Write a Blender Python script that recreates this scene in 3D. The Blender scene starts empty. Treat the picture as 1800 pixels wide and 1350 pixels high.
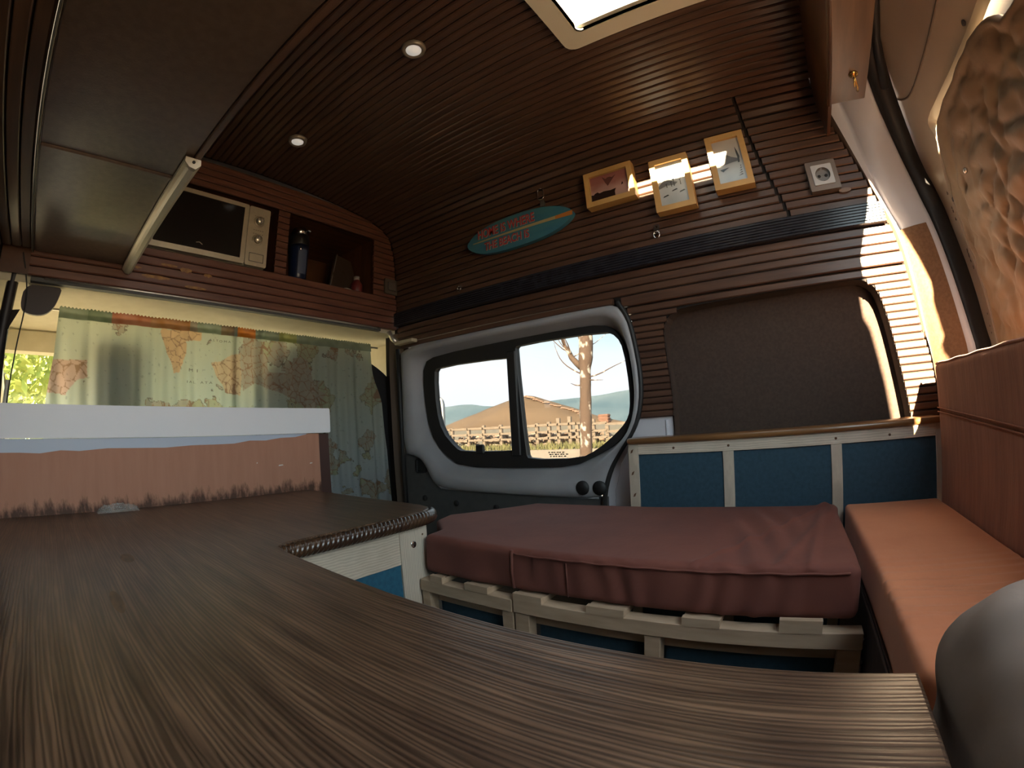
import bpy, bmesh, math, random
from mathutils import Vector, Matrix, noise
from mathutils.geometry import tessellate_polygon
random.seed(7)
C = bpy.context.scene.collection
sc = bpy.context.scene
PI = math.pi
# coordinates: metres, origin at the camera; X towards the rear doors, Y towards the sliding door side, Z up.

# ---------------------------------------------------------------- camera (wide action-camera lens)
cd = bpy.data.cameras.new('camera'); cam = bpy.data.objects.new('camera', cd); C.objects.link(cam); sc.camera = cam
cd.type = 'PANO'; cd.sensor_width = 36.0; cd.sensor_height = 27.0; cd.clip_start = 0.005; cd.clip_end = 6000
def pset(k, v):
    for tgt in (getattr(cd, 'cycles', None), cd):
        if tgt is not None and hasattr(tgt, k):
            try: setattr(tgt, k, v); return
            except Exception: pass
pset('panorama_type', 'FISHEYE_LENS_POLYNOMIAL'); pset('fisheye_fov', math.radians(175))
pset('fisheye_polynomial_k0', 0.0); pset('fisheye_polynomial_k1', -1.1414074527608737/18.0); pset('fisheye_polynomial_k2', 0.0)
pset('fisheye_polynomial_k3', 0.07026762824854/5832.0); pset('fisheye_polynomial_k4', 0.0)
def cam_matrix(yaw, pitch, roll):
    f = Vector((-math.sin(yaw)*math.cos(pitch), math.cos(yaw)*math.cos(pitch), math.sin(pitch)))
    r = f.cross(Vector((0, 0, 1))).normalized(); u = r.cross(f)
    c, s = math.cos(roll), math.sin(roll)
    r2 = c*r+s*u; u2 = -s*r+c*u
    return Matrix(((r2.x, u2.x, -f.x, 0), (r2.y, u2.y, -f.y, 0), (r2.z, u2.z, -f.z, 0), (0, 0, 0, 1)))
cam.matrix_world = cam_matrix(0.5963173658, 0.0883752573, -0.0581891647)

# ---------------------------------------------------------------- world, sun, exposure
SKY_STRENGTH = 7.0
w = bpy.data.worlds.new('sky'); sc.world = w; w.use_nodes = True
nt = w.node_tree; nt.nodes.clear()
tc = nt.nodes.new('ShaderNodeTexCoord'); sx = nt.nodes.new('ShaderNodeSeparateXYZ'); rp = nt.nodes.new('ShaderNodeValToRGB')
ns = nt.nodes.new('ShaderNodeTexNoise'); ns.inputs['Scale'].default_value = 3.0; ns.inputs['Detail'].default_value = 6
mm = nt.nodes.new('ShaderNodeMath'); mm.operation = 'MULTIPLY_ADD'; mm.inputs[1].default_value = 0.16
bg = nt.nodes.new('ShaderNodeBackground'); ow = nt.nodes.new('ShaderNodeOutputWorld')
ms = nt.nodes.new('ShaderNodeMath'); ms.operation = 'SUBTRACT'; ms.inputs[1].default_value = 0.08
nt.links.new(tc.outputs['Generated'], sx.inputs[0]); nt.links.new(tc.outputs['Generated'], ns.inputs['Vector'])
nt.links.new(ns.outputs['Fac'], mm.inputs[0]); nt.links.new(sx.outputs['Z'], mm.inputs[2]); nt.links.new(mm.outputs[0], ms.inputs[0])
nt.links.new(ms.outputs[0], rp.inputs[0]); nt.links.new(rp.outputs[0], bg.inputs[0]); nt.links.new(bg.outputs[0], ow.inputs[0])
e = rp.color_ramp.elements
e[0].position = 0.0; e[0].color = (0.80, 0.84, 0.86, 1); e[1].position = 1.0; e[1].color = (0.58, 0.68, 0.80, 1)
for p_, c_ in ((0.10, (0.86, 0.88, 0.88, 1)), (0.17, (0.80, 0.88, 0.89, 1)), (0.26, (0.52, 0.73, 0.78, 1)), (0.45, (0.66, 0.76, 0.80, 1))):
    q = e.new(p_); q.color = c_
bg.inputs[1].default_value = SKY_STRENGTH
sd = bpy.data.lights.new('sun', 'SUN'); so = bpy.data.objects.new('sun', sd); C.objects.link(so)
sd.energy = 78.0; sd.color = (1.0, 0.80, 0.52); sd.angle = math.radians(0.6)
SUN_DIR = Vector((-0.148, 1.0, -0.40)).normalized()
so.rotation_euler = SUN_DIR.to_track_quat('-Z', 'Y').to_euler()
sc.view_settings.view_transform = 'Standard'; sc.view_settings.look = 'None'
sc.view_settings.exposure = 0.48; sc.view_settings.gamma = 1.0; sc.view_settings.use_curve_mapping = False
sc.cycles.max_bounces = 10; sc.cycles.diffuse_bounces = 6; sc.cycles.transparent_max_bounces = 16
sc.cycles.sample_clamp_indirect = 6.0; sc.cycles.use_denoising = True

# ---------------------------------------------------------------- materials
MATS = {}
def mat(name, col=(.5, .5, .5), rough=.6, metal=0., c2=None, scale=8., stretch=(1, 1, 1), detail=4., bump=0., bscale=None, lo=.35, hi=.65,
        coat=0., spec=.5, vcol=None, sheen=0., trans=0., wave=None):
    if name in MATS: return MATS[name]
    m = bpy.data.materials.new(name); m.use_nodes = True; t = m.node_tree; b = t.nodes['Principled BSDF']
    b.inputs['Base Color'].default_value = (*col, 1); b.inputs['Roughness'].default_value = rough; b.inputs['Metallic'].default_value = metal
    b.inputs['Specular IOR Level'].default_value = spec
    if coat: b.inputs['Coat Weight'].default_value = coat; b.inputs['Coat Roughness'].default_value = .25
    if sheen: b.inputs['Sheen Weight'].default_value = sheen
    co = t.nodes.new('ShaderNodeTexCoord'); mp = t.nodes.new('ShaderNodeMapping'); mp.inputs['Scale'].default_value = stretch
    t.links.new(co.outputs['Object'], mp.inputs[0]); out = None
    if c2 is not None:
        n = t.nodes.new('ShaderNodeTexNoise'); n.inputs['Scale'].default_value = scale; n.inputs['Detail'].default_value = detail
        t.links.new(mp.outputs[0], n.inputs['Vector']); r = t.nodes.new('ShaderNodeValToRGB')
        r.color_ramp.elements[0].position = lo; r.color_ramp.elements[0].color = (*col, 1)
        r.color_ramp.elements[1].position = hi; r.color_ramp.elements[1].color = (*c2, 1)
        t.links.new(n.outputs['Fac'], r.inputs[0]); out = r.outputs[0]
        if wave:
            wv = t.nodes.new('ShaderNodeTexWave'); wv.bands_direction = wave[0]; wv.inputs['Scale'].default_value = wave[1]
            wv.inputs['Distortion'].default_value = wave[2]; wv.inputs['Detail'].default_value = 3; wv.inputs['Detail Scale'].default_value = 1.5
            mp2 = t.nodes.new('ShaderNodeMapping'); mp2.inputs['Scale'].default_value = wave[3]
            t.links.new(co.outputs['Object'], mp2.inputs[0]); t.links.new(mp2.outputs[0], wv.inputs['Vector'])
            mx = t.nodes.new('ShaderNodeMix'); mx.data_type = 'RGBA'; mx.blend_type = 'MULTIPLY'; mx.inputs[0].default_value = wave[4]
            t.links.new(out, mx.inputs[6]); t.links.new(wv.outputs['Color'], mx.inputs[7]); out = mx.outputs[2]
            if bump:
                bw = t.nodes.new('ShaderNodeBump'); bw.inputs['Strength'].default_value = bump; bw.inputs['Distance'].default_value = .002
                t.links.new(wv.outputs['Fac'], bw.inputs['Height']); t.links.new(bw.outputs[0], b.inputs['Normal'])
        t.links.new(out, b.inputs['Base Color'])
    if vcol:
        a = t.nodes.new('ShaderNodeVertexColor'); a.layer_name = vcol; t.links.new(a.outputs[0], b.inputs['Base Color']); out = a.outputs[0]
    if bump and not wave:
        n = t.nodes.new('ShaderNodeTexNoise'); n.inputs['Scale'].default_value = bscale or scale; n.inputs['Detail'].default_value = 3
        t.links.new(mp.outputs[0], n.inputs['Vector']); bm_ = t.nodes.new('ShaderNodeBump'); bm_.inputs['Strength'].default_value = bump
        bm_.inputs['Distance'].default_value = .002; t.links.new(n.outputs['Fac'], bm_.inputs['Height']); t.links.new(bm_.outputs[0], b.inputs['Normal'])
    if trans:
        tr = t.nodes.new('ShaderNodeBsdfTranslucent'); mi = t.nodes.new('ShaderNodeMixShader'); mi.inputs[0].default_value = trans
        if out is not None: t.links.new(out, tr.inputs[0])
        else: tr.inputs[0].default_value = (*col, 1)
        o = t.nodes['Material Output']; t.links.new(b.outputs[0], mi.inputs[1]); t.links.new(tr.outputs[0], mi.inputs[2]); t.links.new(mi.outputs[0], o.inputs[0])
    MATS[name] = m; return m
def glass(name, tint=(.95, .97, .97), gloss=.06, rough=.02):
    if name in MATS: return MATS[name]
    m = bpy.data.materials.new(name); m.use_nodes = True; t = m.node_tree; t.nodes.remove(t.nodes['Principled BSDF'])
    a = t.nodes.new('ShaderNodeBsdfTransparent'); a.inputs[0].default_value = (*tint, 1)
    g = t.nodes.new('ShaderNodeBsdfGlossy'); g.inputs['Roughness'].default_value = rough
    x = t.nodes.new('ShaderNodeMixShader'); x.inputs[0].default_value = gloss
    t.links.new(a.outputs[0], x.inputs[1]); t.links.new(g.outputs[0], x.inputs[2]); t.links.new(x.outputs[0], t.nodes['Material Output'].inputs[0])
    MATS[name] = m; return m
SLAT = mat('stained_pine', (.052, .026, .019), .36, c2=(.125, .064, .040), scale=5, stretch=(1.2, 14, 14), detail=5, bump=.15, bscale=9, lo=.25, hi=.8, spec=.5)
SLATY = mat('stained_pine_front', (.085, .030, .020), .42, c2=(.20, .082, .050), scale=5, stretch=(14, 1.2, 14), detail=5, bump=.15, bscale=9, lo=.25, hi=.8)
KNOT = mat('ochre_knot', (.36, .18, .045), .5, c2=(.20, .09, .03), scale=60)
BACK = mat('dark_groove', (.010, .006, .005), .8)
BEAM = mat('dark_varnished_board', (.06, .022, .010), .35, c2=(.13, .05, .02), scale=4, stretch=(12, 1, 2), bump=.1, coat=.2)
BOXW = mat('ochre_varnished_board', (.065, .032, .017), .4, c2=(.11, .055, .028), scale=4, stretch=(10, 1.2, 2), bump=.1)
TOPW = mat('worktop_dark_stain', (.052, .027, .017), .34, c2=(.20, .115, .068), scale=5, stretch=(1, 11, 11), detail=8, bump=.10, lo=.28, hi=.75,
           wave=('Y', 17, 9, (.16, 3.4, 1), .60))
NOSE = mat('worktop_edge_stain', (.030, .015, .010), .25, c2=(.07, .036, .018), scale=20, coat=.15)
PINE = mat('whitewashed_pine', (.55, .47, .37), .65, c2=(.66, .57, .46), scale=6, stretch=(2, 2, 2), bump=.1, wave=('Z', 22, 5, (.6, .6, 2.2), .22))
PINEV = mat('whitewashed_pine_upright', (.55, .47, .37), .65, c2=(.66, .57, .46), scale=6, bump=.1, wave=('Y', 26, 4, (1, 2.2, .4), .25))
PINEB = mat('raw_pine_frame', (.38, .27, .175), .65, c2=(.48, .355, .24), scale=8, stretch=(1, 6, 6), bump=.15)
KNOTD = mat('brown_knot', (.10, .045, .02), .6)
BLUE = mat('petrol_blue_panel', (.012, .085, .145), .75, c2=(.018, .11, .18), scale=90, bump=.15, bscale=400)
BLUED = mat('dark_blue_panel', (.016, .050, .078), .8, c2=(.024, .066, .10), scale=90, bump=.15, bscale=400)
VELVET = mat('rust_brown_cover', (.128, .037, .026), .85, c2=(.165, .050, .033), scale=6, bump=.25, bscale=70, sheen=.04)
VELV_LIT = mat('rust_brown_cover_glow', (.55, .195, .085), .85, c2=(.62, .24, .11), scale=6, bump=.25, bscale=70, sheen=.12)  # same cover fabric, with the warm bounced glow put into its base colour
CORD = mat('brown_corduroy', (.30, .115, .058), .9, c2=(.38, .155, .08), scale=7, stretch=(1, 10, 1), bump=.5, bscale=30, sheen=.12)
FELT = mat('brown_felt', (.050, .031, .024), .95, c2=(.064, .041, .031), scale=120, bump=.2, bscale=300)
FELTP = mat('brown_felt_pillar', (.16, .085, .045), .95, c2=(.2, .11, .06), scale=120, bump=.3, bscale=300)
LOCK = mat('dark_brown_laminate', (.075, .048, .036), .30, c2=(.10, .066, .05), scale=60, bump=.12, bscale=260, spec=.6)
VAN = mat('grey_white_van_paint', (.36, .36, .37), .38, c2=(.30, .30, .32), scale=5, spec=.5)
VANW = mat('white_van_paint', (.62, .60, .64), .4, c2=(.55, .54, .58), scale=4)
VAND = mat('door_paint', (.50, .42, .33), .42, c2=(.44, .37, .29), scale=4)
DGREY = mat('dark_grey_plastic', (.055, .056, .058), .6, c2=(.07, .07, .07), scale=30)
RUB = mat('black_rubber', (.012, .012, .013), .55)
CREAM = mat('cream_headliner', (.58, .53, .38), .8, c2=(.62, .57, .42), scale=20)
BLK = mat('black_seat_cloth', (.010, .010, .011), .9)
CHROME = mat('chrome', (.8, .8, .8), .15, 1.)
BRASS = mat('brass', (.62, .40, .14), .22, 1.)
ALU = mat('brushed_aluminium', (.62, .60, .54), .35, .85)
SILV = mat('microwave_silver', (.62, .55, .42), .38, .5, c2=(.58, .51, .39), scale=50)
BGLASS = mat('black_door_glass', (.010, .009, .009), .12, spec=.6)
WHITE = mat('white_board_paint', (.90, .90, .93), .5, c2=(.87, .87, .91), scale=3)
PLW = mat('white_plastic', (.68, .64, .55), .45)
LENSM = mat('frosted_lamp_lens', (.85, .80, .70), .5); LENSM.node_tree.nodes['Principled BSDF'].inputs['Emission Color'].default_value = (1, .92, .82, 1); LENSM.node_tree.nodes['Principled BSDF'].inputs['Emission Strength'].default_value = .28
FRAME = mat('light_pine_frame', (.52, .30, .10), .5, c2=(.60, .36, .13), scale=6, stretch=(2, 2, 2))
RAILM = mat('ribbed_navy_rail', (.018, .018, .024), .24, c2=(.026, .026, .034), scale=30)
TAUPE = mat('taupe_padding', (.20, .15, .115), .95, c2=(.27, .215, .18), scale=7, bump=.3, bscale=60)
QUILT = mat('quilted_bronze_fabric', (.17, .115, .065), .6, c2=(.22, .155, .09), scale=8, bump=.3, bscale=90, sheen=.2)
NAVY = mat('navy_tumbler', (.008, .014, .045), .3)
PAPER = mat('white_paper', (.75, .73, .70), .8)
RED = mat('maroon_bottle', (.13, .02, .02), .4)
GLASS = glass('dimming_window_glass', (.35, .355, .36), .010); ACRY = glass('skylight_acrylic', (.93, .94, .93), .05, .1)  # side window tint is added to dim the bright outdoor view

# ---------------------------------------------------------------- mesh helpers
def tag(o, label=None, cat=None, group=None, kind=None):
    for k, v in (('label', label), ('category', cat), ('group', group), ('kind', kind)):
        if v: o[k] = v
    return o
def empty(name, loc=(0, 0, 0), label=None, cat=None, group=None, kind=None):
    o = bpy.data.objects.new(name, None); C.objects.link(o); o.location = loc; o.empty_display_size = .05
    return tag(o, label, cat, group, kind)
class MB:
    def __init__(s): s.v = []; s.f = []; s.sm = []
    def add(s, vs, fs, smooth=False):
        n = len(s.v); s.v += [tuple(p) for p in vs]
        for f in fs: s.f.append([i+n for i in f]); s.sm.append(smooth)
        return s
    def box(s, x0, x1, y0, y1, z0, z1, ch=0.0):
        x0, x1 = min(x0, x1), max(x0, x1); y0, y1 = min(y0, y1), max(y0, y1); z0, z1 = min(z0, z1), max(z0, z1)
        if ch <= 0:
            return s.add([(x0, y0, z0), (x1, y0, z0), (x1, y1, z0), (x0, y1, z0), (x0, y0, z1), (x1, y0, z1), (x1, y1, z1), (x0, y1, z1)],
                         [(0, 3, 2, 1), (4, 5, 6, 7), (0, 1, 5, 4), (1, 2, 6, 5), (2, 3, 7, 6), (3, 0, 4, 7)])
        b = bmesh.new(); bmesh.ops.create_cube(b, size=1)
        for v in b.verts: v.co = Vector(((x0+x1)/2+v.co.x*(x1-x0), (y0+y1)/2+v.co.y*(y1-y0), (z0+z1)/2+v.co.z*(z1-z0)))
        bmesh.ops.bevel(b, geom=b.edges[:], offset=ch, segments=2 if ch > .004 else 1, affect='EDGES', profile=.5)
        return s.bm(b, ch > .004)
    def bm(s, b, smooth=False):
        b.verts.index_update(); s.add([v.co[:] for v in b.verts], [[v.index for v in f.verts] for f in b.faces], smooth); b.free(); return s
    def tube(s, pts, r, n=8, caps=True, closed=False):
        pts = [Vector(p) for p in pts]; rr = r if isinstance(r, (list, tuple)) else [r]*len(pts)
        rings = []; up = None
        for i, p in enumerate(pts):
            if closed: d = (pts[(i+1) % len(pts)]-pts[i-1]).normalized()
            else: d = (pts[min(i+1, len(pts)-1)]-pts[max(i-1, 0)]).normalized()
            if up is None: up = d.orthogonal().normalized()
            up = (up-d*up.dot(d)).normalized(); sd_ = d.cross(up)
            rings.append([p+(up*math.cos(2*PI*k/n)+sd_*math.sin(2*PI*k/n))*rr[i] for k in range(n)])
        vs = [v for g in rings for v in g]; fs = []
        m = len(rings)
        for i in range(m if closed else m-1):
            for k in range(n): a = i*n+k; b_ = i*n+(k+1) % n; c = ((i+1) % m)*n; fs.append((a, b_, c+(k+1) % n, c+k))
        s.add(vs, fs, True)
        if caps and not closed: s.add([v[:] for v in rings[0]], [list(range(n))[::-1]]); s.add([v[:] for v in rings[-1]], [list(range(n))])
        return s
    def lathe(s, prof, c=(0, 0, 0), axis='Z', n=24, smooth=True, cap=True):
        vs = []
        for r, h in prof:
            for k in range(n):
                a = 2*PI*k/n; p = (r*math.cos(a), r*math.sin(a), h)
                if axis == 'X': p = (p[2], p[0], p[1])
                elif axis == 'Y': p = (p[0], p[2], p[1])
                vs.append((p[0]+c[0], p[1]+c[1], p[2]+c[2]))
        fs = []
        for i in range(len(prof)-1):
            for k in range(n): fs.append((i*n+k, i*n+(k+1) % n, (i+1)*n+(k+1) % n, (i+1)*n+k))
        if cap and prof[0][0] > 1e-6: fs.append(list(range(n))[::-1])
        if cap and prof[-1][0] > 1e-6: fs.append(list(range((len(prof)-1)*n, len(prof)*n)))
        return s.add(vs, fs, smooth)
    def grid(s, rows, smooth=True, closed=False):
        m = len(rows[0]); vs = [p for r in rows for p in r]; fs = []
        for i in range(len(rows)-1):
            for k in range(m if closed else m-1): fs.append((i*m+k, i*m+(k+1) % m, (i+1)*m+(k+1) % m, (i+1)*m+k))
        return s.add(vs, fs, smooth)
    def plate(s, outer, d0, d1, f, holes=()):
        """polygon (u, v) with holes, extruded between depths d0 and d1; f(u, v, d) -> point"""
        loops = [list(outer)]+[list(h) for h in holes]
        flat = [p for l in loops for p in l]; tris = tessellate_polygon([[Vector((a, b, 0)) for a, b in l] for l in loops])
        n = len(flat)
        s.add([f(a, b, d0) for a, b in flat], [list(t) for t in tris]); s.add([f(a, b, d1) for a, b in flat], [list(t)[::-1] for t in tris])
        for l in loops:
            k = len(l); s.add([f(a, b, d0) for a, b in l]+[f(a, b, d1) for a, b in l], [(i, (i+1) % k, k+(i+1) % k, k+i) for i in range(k)])
        return s
    def build(s, name, m, parent=None, loc=None):
        me = bpy.data.meshes.new(name); v = s.v
        if parent is not None and loc is None:
            L = parent
            off = Vector((0, 0, 0))
            while L is not None: off += L.location; L = L.parent
            v = [(a-off.x, b-off.y, c-off.z) for a, b, c in v]
        elif loc is not None:
            v = [(a-loc[0], b-loc[1], c-loc[2]) for a, b, c in v]
        me.from_pydata(v, [], s.f); me.materials.append(m)
        me.polygons.foreach_set('use_smooth', s.sm)
        b = bmesh.new(); b.from_mesh(me); bmesh.ops.remove_doubles(b, verts=b.verts, dist=1e-6); bmesh.ops.recalc_face_normals(b, faces=b.faces); b.to_mesh(me); b.free()
        me.update(); o = bpy.data.objects.new(name, me); C.objects.link(o)
        if parent is not None: o.parent = parent
        elif loc is not None: o.location = loc
        return o
def fXZ(u, v, d): return (u, d, v)      # plate standing along the side wall
def fYZ(u, v, d): return (d, u, v)      # plate standing across the van
def fXY(u, v, d): return (u, v, d)
def lerp(t, xs, ys):
    if t <= xs[0]: return ys[0]
    for i in range(len(xs)-1):
        if t <= xs[i+1]: return ys[i]+(ys[i+1]-ys[i])*(t-xs[i])/(xs[i+1]-xs[i])
    return ys[-1]
def smooth_loop(pts, it=2, closed=True):
    for _ in range(it):
        q = []; n = len(pts)
        for i in range(n if closed else n-1):
            a, b = pts[i], pts[(i+1) % n]
            q.append(tuple(a[k]*.75+b[k]*.25 for k in range(len(a)))); q.append(tuple(a[k]*.25+b[k]*.75 for k in range(len(a))))
        if not closed: q = [pts[0]]+q+[pts[-1]]
        pts = q
    return pts
def rrect(u0, u1, v0, v1, r, n=5):
    o = []
    for cx, cy, a0 in ((u1-r, v1-r, 0), (u0+r, v1-r, PI/2), (u0+r, v0+r, PI), (u1-r, v0+r, 1.5*PI)):
        for k in range(n+1): a = a0+PI/2*k/n; o.append((cx+r*math.cos(a), cy+r*math.sin(a)))
    return o

# ================================================================= SETTING: the van body
# floor and shell
o = MB().box(-1.6, .62, -.25, 1.46, -1.04, -1.0).build('floor', mat('grey_floor', (.12, .11, .10), .6, c2=(.15, .14, .13), scale=10)); tag(o, kind='structure')
# ceiling and upper side wall profile (Y, Z)
PROF = [(1.352, .532), (1.35, .65), (1.345, .75), (1.332, .84), (1.308, .893), (1.255, .934), (1.15, .960), (1.0, .975), (.8, .987), (.6, .991), (.38, .987), (.205, .977)]
PROF = smooth_loop(PROF, 2, False)
ACC = [0.]
for a, b in zip(PROF, PROF[1:]): ACC.append(ACC[-1]+math.hypot(b[0]-a[0], b[1]-a[1]))
def prof(s_):
    y = lerp(s_, ACC, [p[0] for p in PROF]); z = lerp(s_, ACC, [p[1] for p in PROF]); return y, z
def prof_frame(s_):
    y0, z0 = prof(max(0, s_-.006)); y1, z1 = prof(min(ACC[-1], s_+.006)); t = Vector((y1-y0, z1-z0)).normalized(); y, z = prof(s_)
    return Vector((y, z)), t, Vector((-t.y, t.x)) if Vector((-t.y, t.x)).dot(Vector((.6, .3))-Vector((y, z))) > 0 else Vector((t.y, -t.x))
def x_joint(z): return lerp(z, [.527, .709, .841, .935], [.096, .049, .026, .017])
PITCH = .0265
SKYX = (-.322, .082); SKYY = (.452, .852)
def x_edge(z): return lerp(z, [-.3, .079, .161, .295, .432, .587, .728, .872, .96], [.455, .427, .412, .401, .387, .351, .313, .275, .255])
ceiling = MB(); wallr = MB()
backrows = []
for i, (y, z) in enumerate(PROF):
    p, t, n = prof_frame(ACC[i]); q = p-n*.010; backrows.append((q.x, q.y))
si = next(i for i, p in enumerate(PROF) if p[1] > .925)
wallr.grid([[(-1.56, y, z) for y, z in backrows[:si+1]], [(x_edge(z)-.002, y, z) for y, z in backrows[:si+1]]], False)
wall_right = wallr.build('wall_right', BACK); tag(wall_right, kind='structure')
def strip_cols(xs0, xs1, rows):
    ceiling.grid([[(xs0, y, z) for y, z in rows], [(xs1, y, z) for y, z in rows]], False)
crow = backrows[si:]+[(-.24, .985)]
strip_cols(-1.56, SKYX[0], crow); strip_cols(SKYX[1], .50, crow)
strip_cols(SKYX[0], SKYX[1], [p for p in crow if p[0] > SKYY[1]]+[(SKYY[1], 1.0)]); strip_cols(SKYX[0], SKYX[1], [(SKYY[0], 1.002)]+[p for p in crow if p[0] < SKYY[0]])
ceiling_o = ceiling.build('ceiling', BACK); tag(ceiling_o, kind='structure')
# outer roof skin (blocks light, hole for the roof hatch)
rf = MB()
for a, b, c_, d in ((-2.02, SKYX[0], -.3, 1.5), (SKYX[1], .50, -.3, 1.5), (SKYX[0], SKYX[1], -.3, SKYY[0]), (SKYX[0], SKYX[1], SKYY[1], 1.5)):
    rf.box(a, b, c_, d, 1.02, 1.04)
o = rf.build('roof', VANW); tag(o, kind='structure')
def slat(s_, x0, x1, parent, pitch=PITCH, m=SLAT, name='slat'):
    """one tongue-and-groove board running along X at arc position s_"""
    p, t, n = prof_frame(s_); h = pitch/2-.0012; c = .0035
    sec = [(-h, -.002), (-h, .0045), (-h+c, .008), (h-c, .008), (h, .0045), (h, -.002)]
    jit = random.uniform(-.0006, .0006)
    vs = []
    for x in (x0, x1):
        for a, b in sec: q = p+t*a+n*(b-.006+jit); vs.append((x, q.x, q.y))
    k = len(sec); mb = MB().add(vs, [(i, (i+1) % k, k+(i+1) % k, k+i) for i in range(k)]+[list(range(k)), list(range(k, 2*k))[::-1]])
    return mb.build(name, m, parent)
ns_ = int((ACC[-1])/PITCH)
for i in range(ns_):
    s_ = (i+.5)*PITCH; y, z = prof(s_)
    if z < .93:
        xr = x_edge(z)-.004; xj = x_joint(z)
        slat(s_, -1.535, xj-.006, wall_right); slat(s_, xj+.006, xr, wall_right)
    elif SKYY[0]-.012 < y < SKYY[1]+.012:
        slat(s_, -1.535, SKYX[0]-.008, ceiling_o); slat(s_, SKYX[1]+.008, .262, ceiling_o)
    else: slat(s_, -1.535, .262, ceiling_o)

# ribbed rail
rb = MB(); pts = [(1.362, .466), (1.336, .468)]
for k in range(7):
    z0 = .470+k*.0085; pts += [(1.330, z0), (1.330, z0+.004), (1.334, z0+.0055), (1.334, z0+.007)]
pts += [(1.336, .531), (1.362, .532)]
rb.add([(-1.535, y, z) for y, z in pts]+[(x_edge(.5)-.006, y, z) for y, z in pts], [(i, (i+1) % len(pts), len(pts)+(i+1) % len(pts), len(pts)+i) for i in range(len(pts))]+[list(range(len(pts)))[::-1], list(range(len(pts), 2*len(pts)))])
o = rb.build('trim_1', RAILM); tag(o, kind='structure')

# lower right wall: backing with hole for the felt-covered window recess, boards around it
YW = 1.352
REC = [(-.336, -.12), (-.334, .044), (-.343, .185), (-.343, .257), (-.332, .287), (-.305, .308), (-.268, .316), (-.1, .319), (.204, .321), (.245, .320), (.275, .310), (.298, .285), (.312, .22), (.326, .107), (.345, -.04), (.352, -.12)]
REC = [REC[0]]+smooth_loop(REC[1:-1], 1, False)+[REC[-1]]
o = MB().plate([(-.342, .0), (-.447, .0), (-.447, .335), (-.50, .385), (-1.54, .385), (-1.54, .47), (.378, .47), (.398, .30), (.41, .16), (.43, .0), (.44, -.14), (.36, -.14)]+[p for p in REC[::-1]], YW+.009, YW+.014, fXZ).build('backing_board', BACK, wall_right)
def board(x0, x1, z0, z1, m=SLAT, y=YW, th=.009, x1b=None, x0b=None, parent=None, name='slat'):
    g = .0012; c = .003; z0 += g; z1 -= g; x1b = x1 if x1b is None else x1b; x0b = x0 if x0b is None else x0b
    sec = [(th, z0), (c, z0), (0, z0+c), (0, z1-c), (c, z1), (th, z1)]
    f = lambda zz, a, b: a+(b-a)*(zz-z0)/(z1-z0)
    vs = [(f(zz, x0, x0b), y+d, zz) for d, zz in sec]+[(f(zz, x1, x1b), y+d, zz) for d, zz in sec]; k = 6
    return MB().add(vs, [(i, (i+1) % k, k+(i+1) % k, k+i) for i in range(k)]+[list(range(k)), list(range(k, 2*k))[::-1]]).build(name, m, parent or wall_right)
for z0, z1 in ((.440, .466), (.412, .440), (.386, .412)):
    board(-1.535, x_edge(z0)-.004, z0, z1, x1b=x_edge(z1)-.004)
board(-.47, x_edge(.36)-.004, .347, .382, y=YW-.010, th=.016, x1b=x_edge(.38)-.004)
board(-.455, x_edge(.33)-.004, .322, .346, x1b=x_edge(.34)-.004)
board(-1.50, -.50, .362, .384, y=YW-.012, th=.02)
p2 = .0207
for k in range(20):
    z1 = .321-k*p2; z0 = z1-p2
    zm = (z0+z1)/2
    if zm > 0.0:
        xl = min([lerp(zm, [-.06, .044, .185, .257, .287, .308, .321], [-.336, -.334, -.343, -.343, -.332, -.305, -.25])])
        board(lerp(zm, [0, .12, .235, .311], [-.437, -.430, -.440, -.452])-.004, xl-.002, z0, z1)
    xr0 = lerp(zm, [-.12, -.04, .107, .22, .285, .310, .32], [.352, .345, .326, .312, .298, .275, .245])
    if zm > -.075: board(xr0+.003, x_edge(zm)-.004, z0, z1)
# recess: return edge and felt panel
o = MB().grid([[(a, YW, b) for a, b in REC], [(a, YW+.072, b) for a, b in REC]], False).build('recess_edge', FELT, wall_right)
o = MB().box(-.36, .37, YW+.070, YW+.078, -.125, .34).build('felt_window_panel', FELT, wall_right); o['label'] = 'dark brown felt panel covering the blanked rear side window'
tag(MB().box(-.60, -.40, 1.395, 1.44, .330, .40).box(-.447, -.40, 1.395, 1.44, .05, .40).build('leak_block_side', BACK), kind='structure')  # unseen backing added to stop light leaking in at the door corner
tag(MB().box(-2.0, -1.98, -.28, 1.5, .46, 1.03).box(-2.0, -1.545, -.26, -.24, .46, 1.03).box(-2.0, -1.545, 1.36, 1.40, .46, 1.03).build('leak_block_front', BACK), kind='structure')  # unseen bulkhead plates added against light leaks around the front shelf
# outer skin around
o = MB().box(-.45, .60, 1.44, 1.46, -1.0, 1.02).build('wall_outer', VANW); tag(o, kind='structure')
tag(MB().box(-1.6, .372, 1.366, 1.45, .39, .47).box(-1.66, -1.50, 1.385, 1.45, -1.0, .47).build('trim_2', BACK), kind='structure')  # dark filler; the upright box is added to block a bright gap
# light metal of the body between boards and cabinet, and beside the door
b_ = MB().plate([(-.575, -.42), (-.575, -.24), (-.565, -.17), (-.52, -.10), (-.475, -.055), (-.447, 0.0), (-.34, 0.0), (-.34, -.42)], YW+.012, YW+.03, fXZ)
o = b_.build('trim_3', VANW); tag(o, kind='structure')
b_ = MB().tube([(-.36, YW+.012, -.42), (-.36, YW+.012, -.02)], .006).tube([(-.548, YW+.012, -.42), (-.545, YW+.012, -.24), (-.52, YW+.012, -.15), (-.48, YW+.012, -.09)], .002)
b_.build('pressed_edge', VANW, o)

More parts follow.
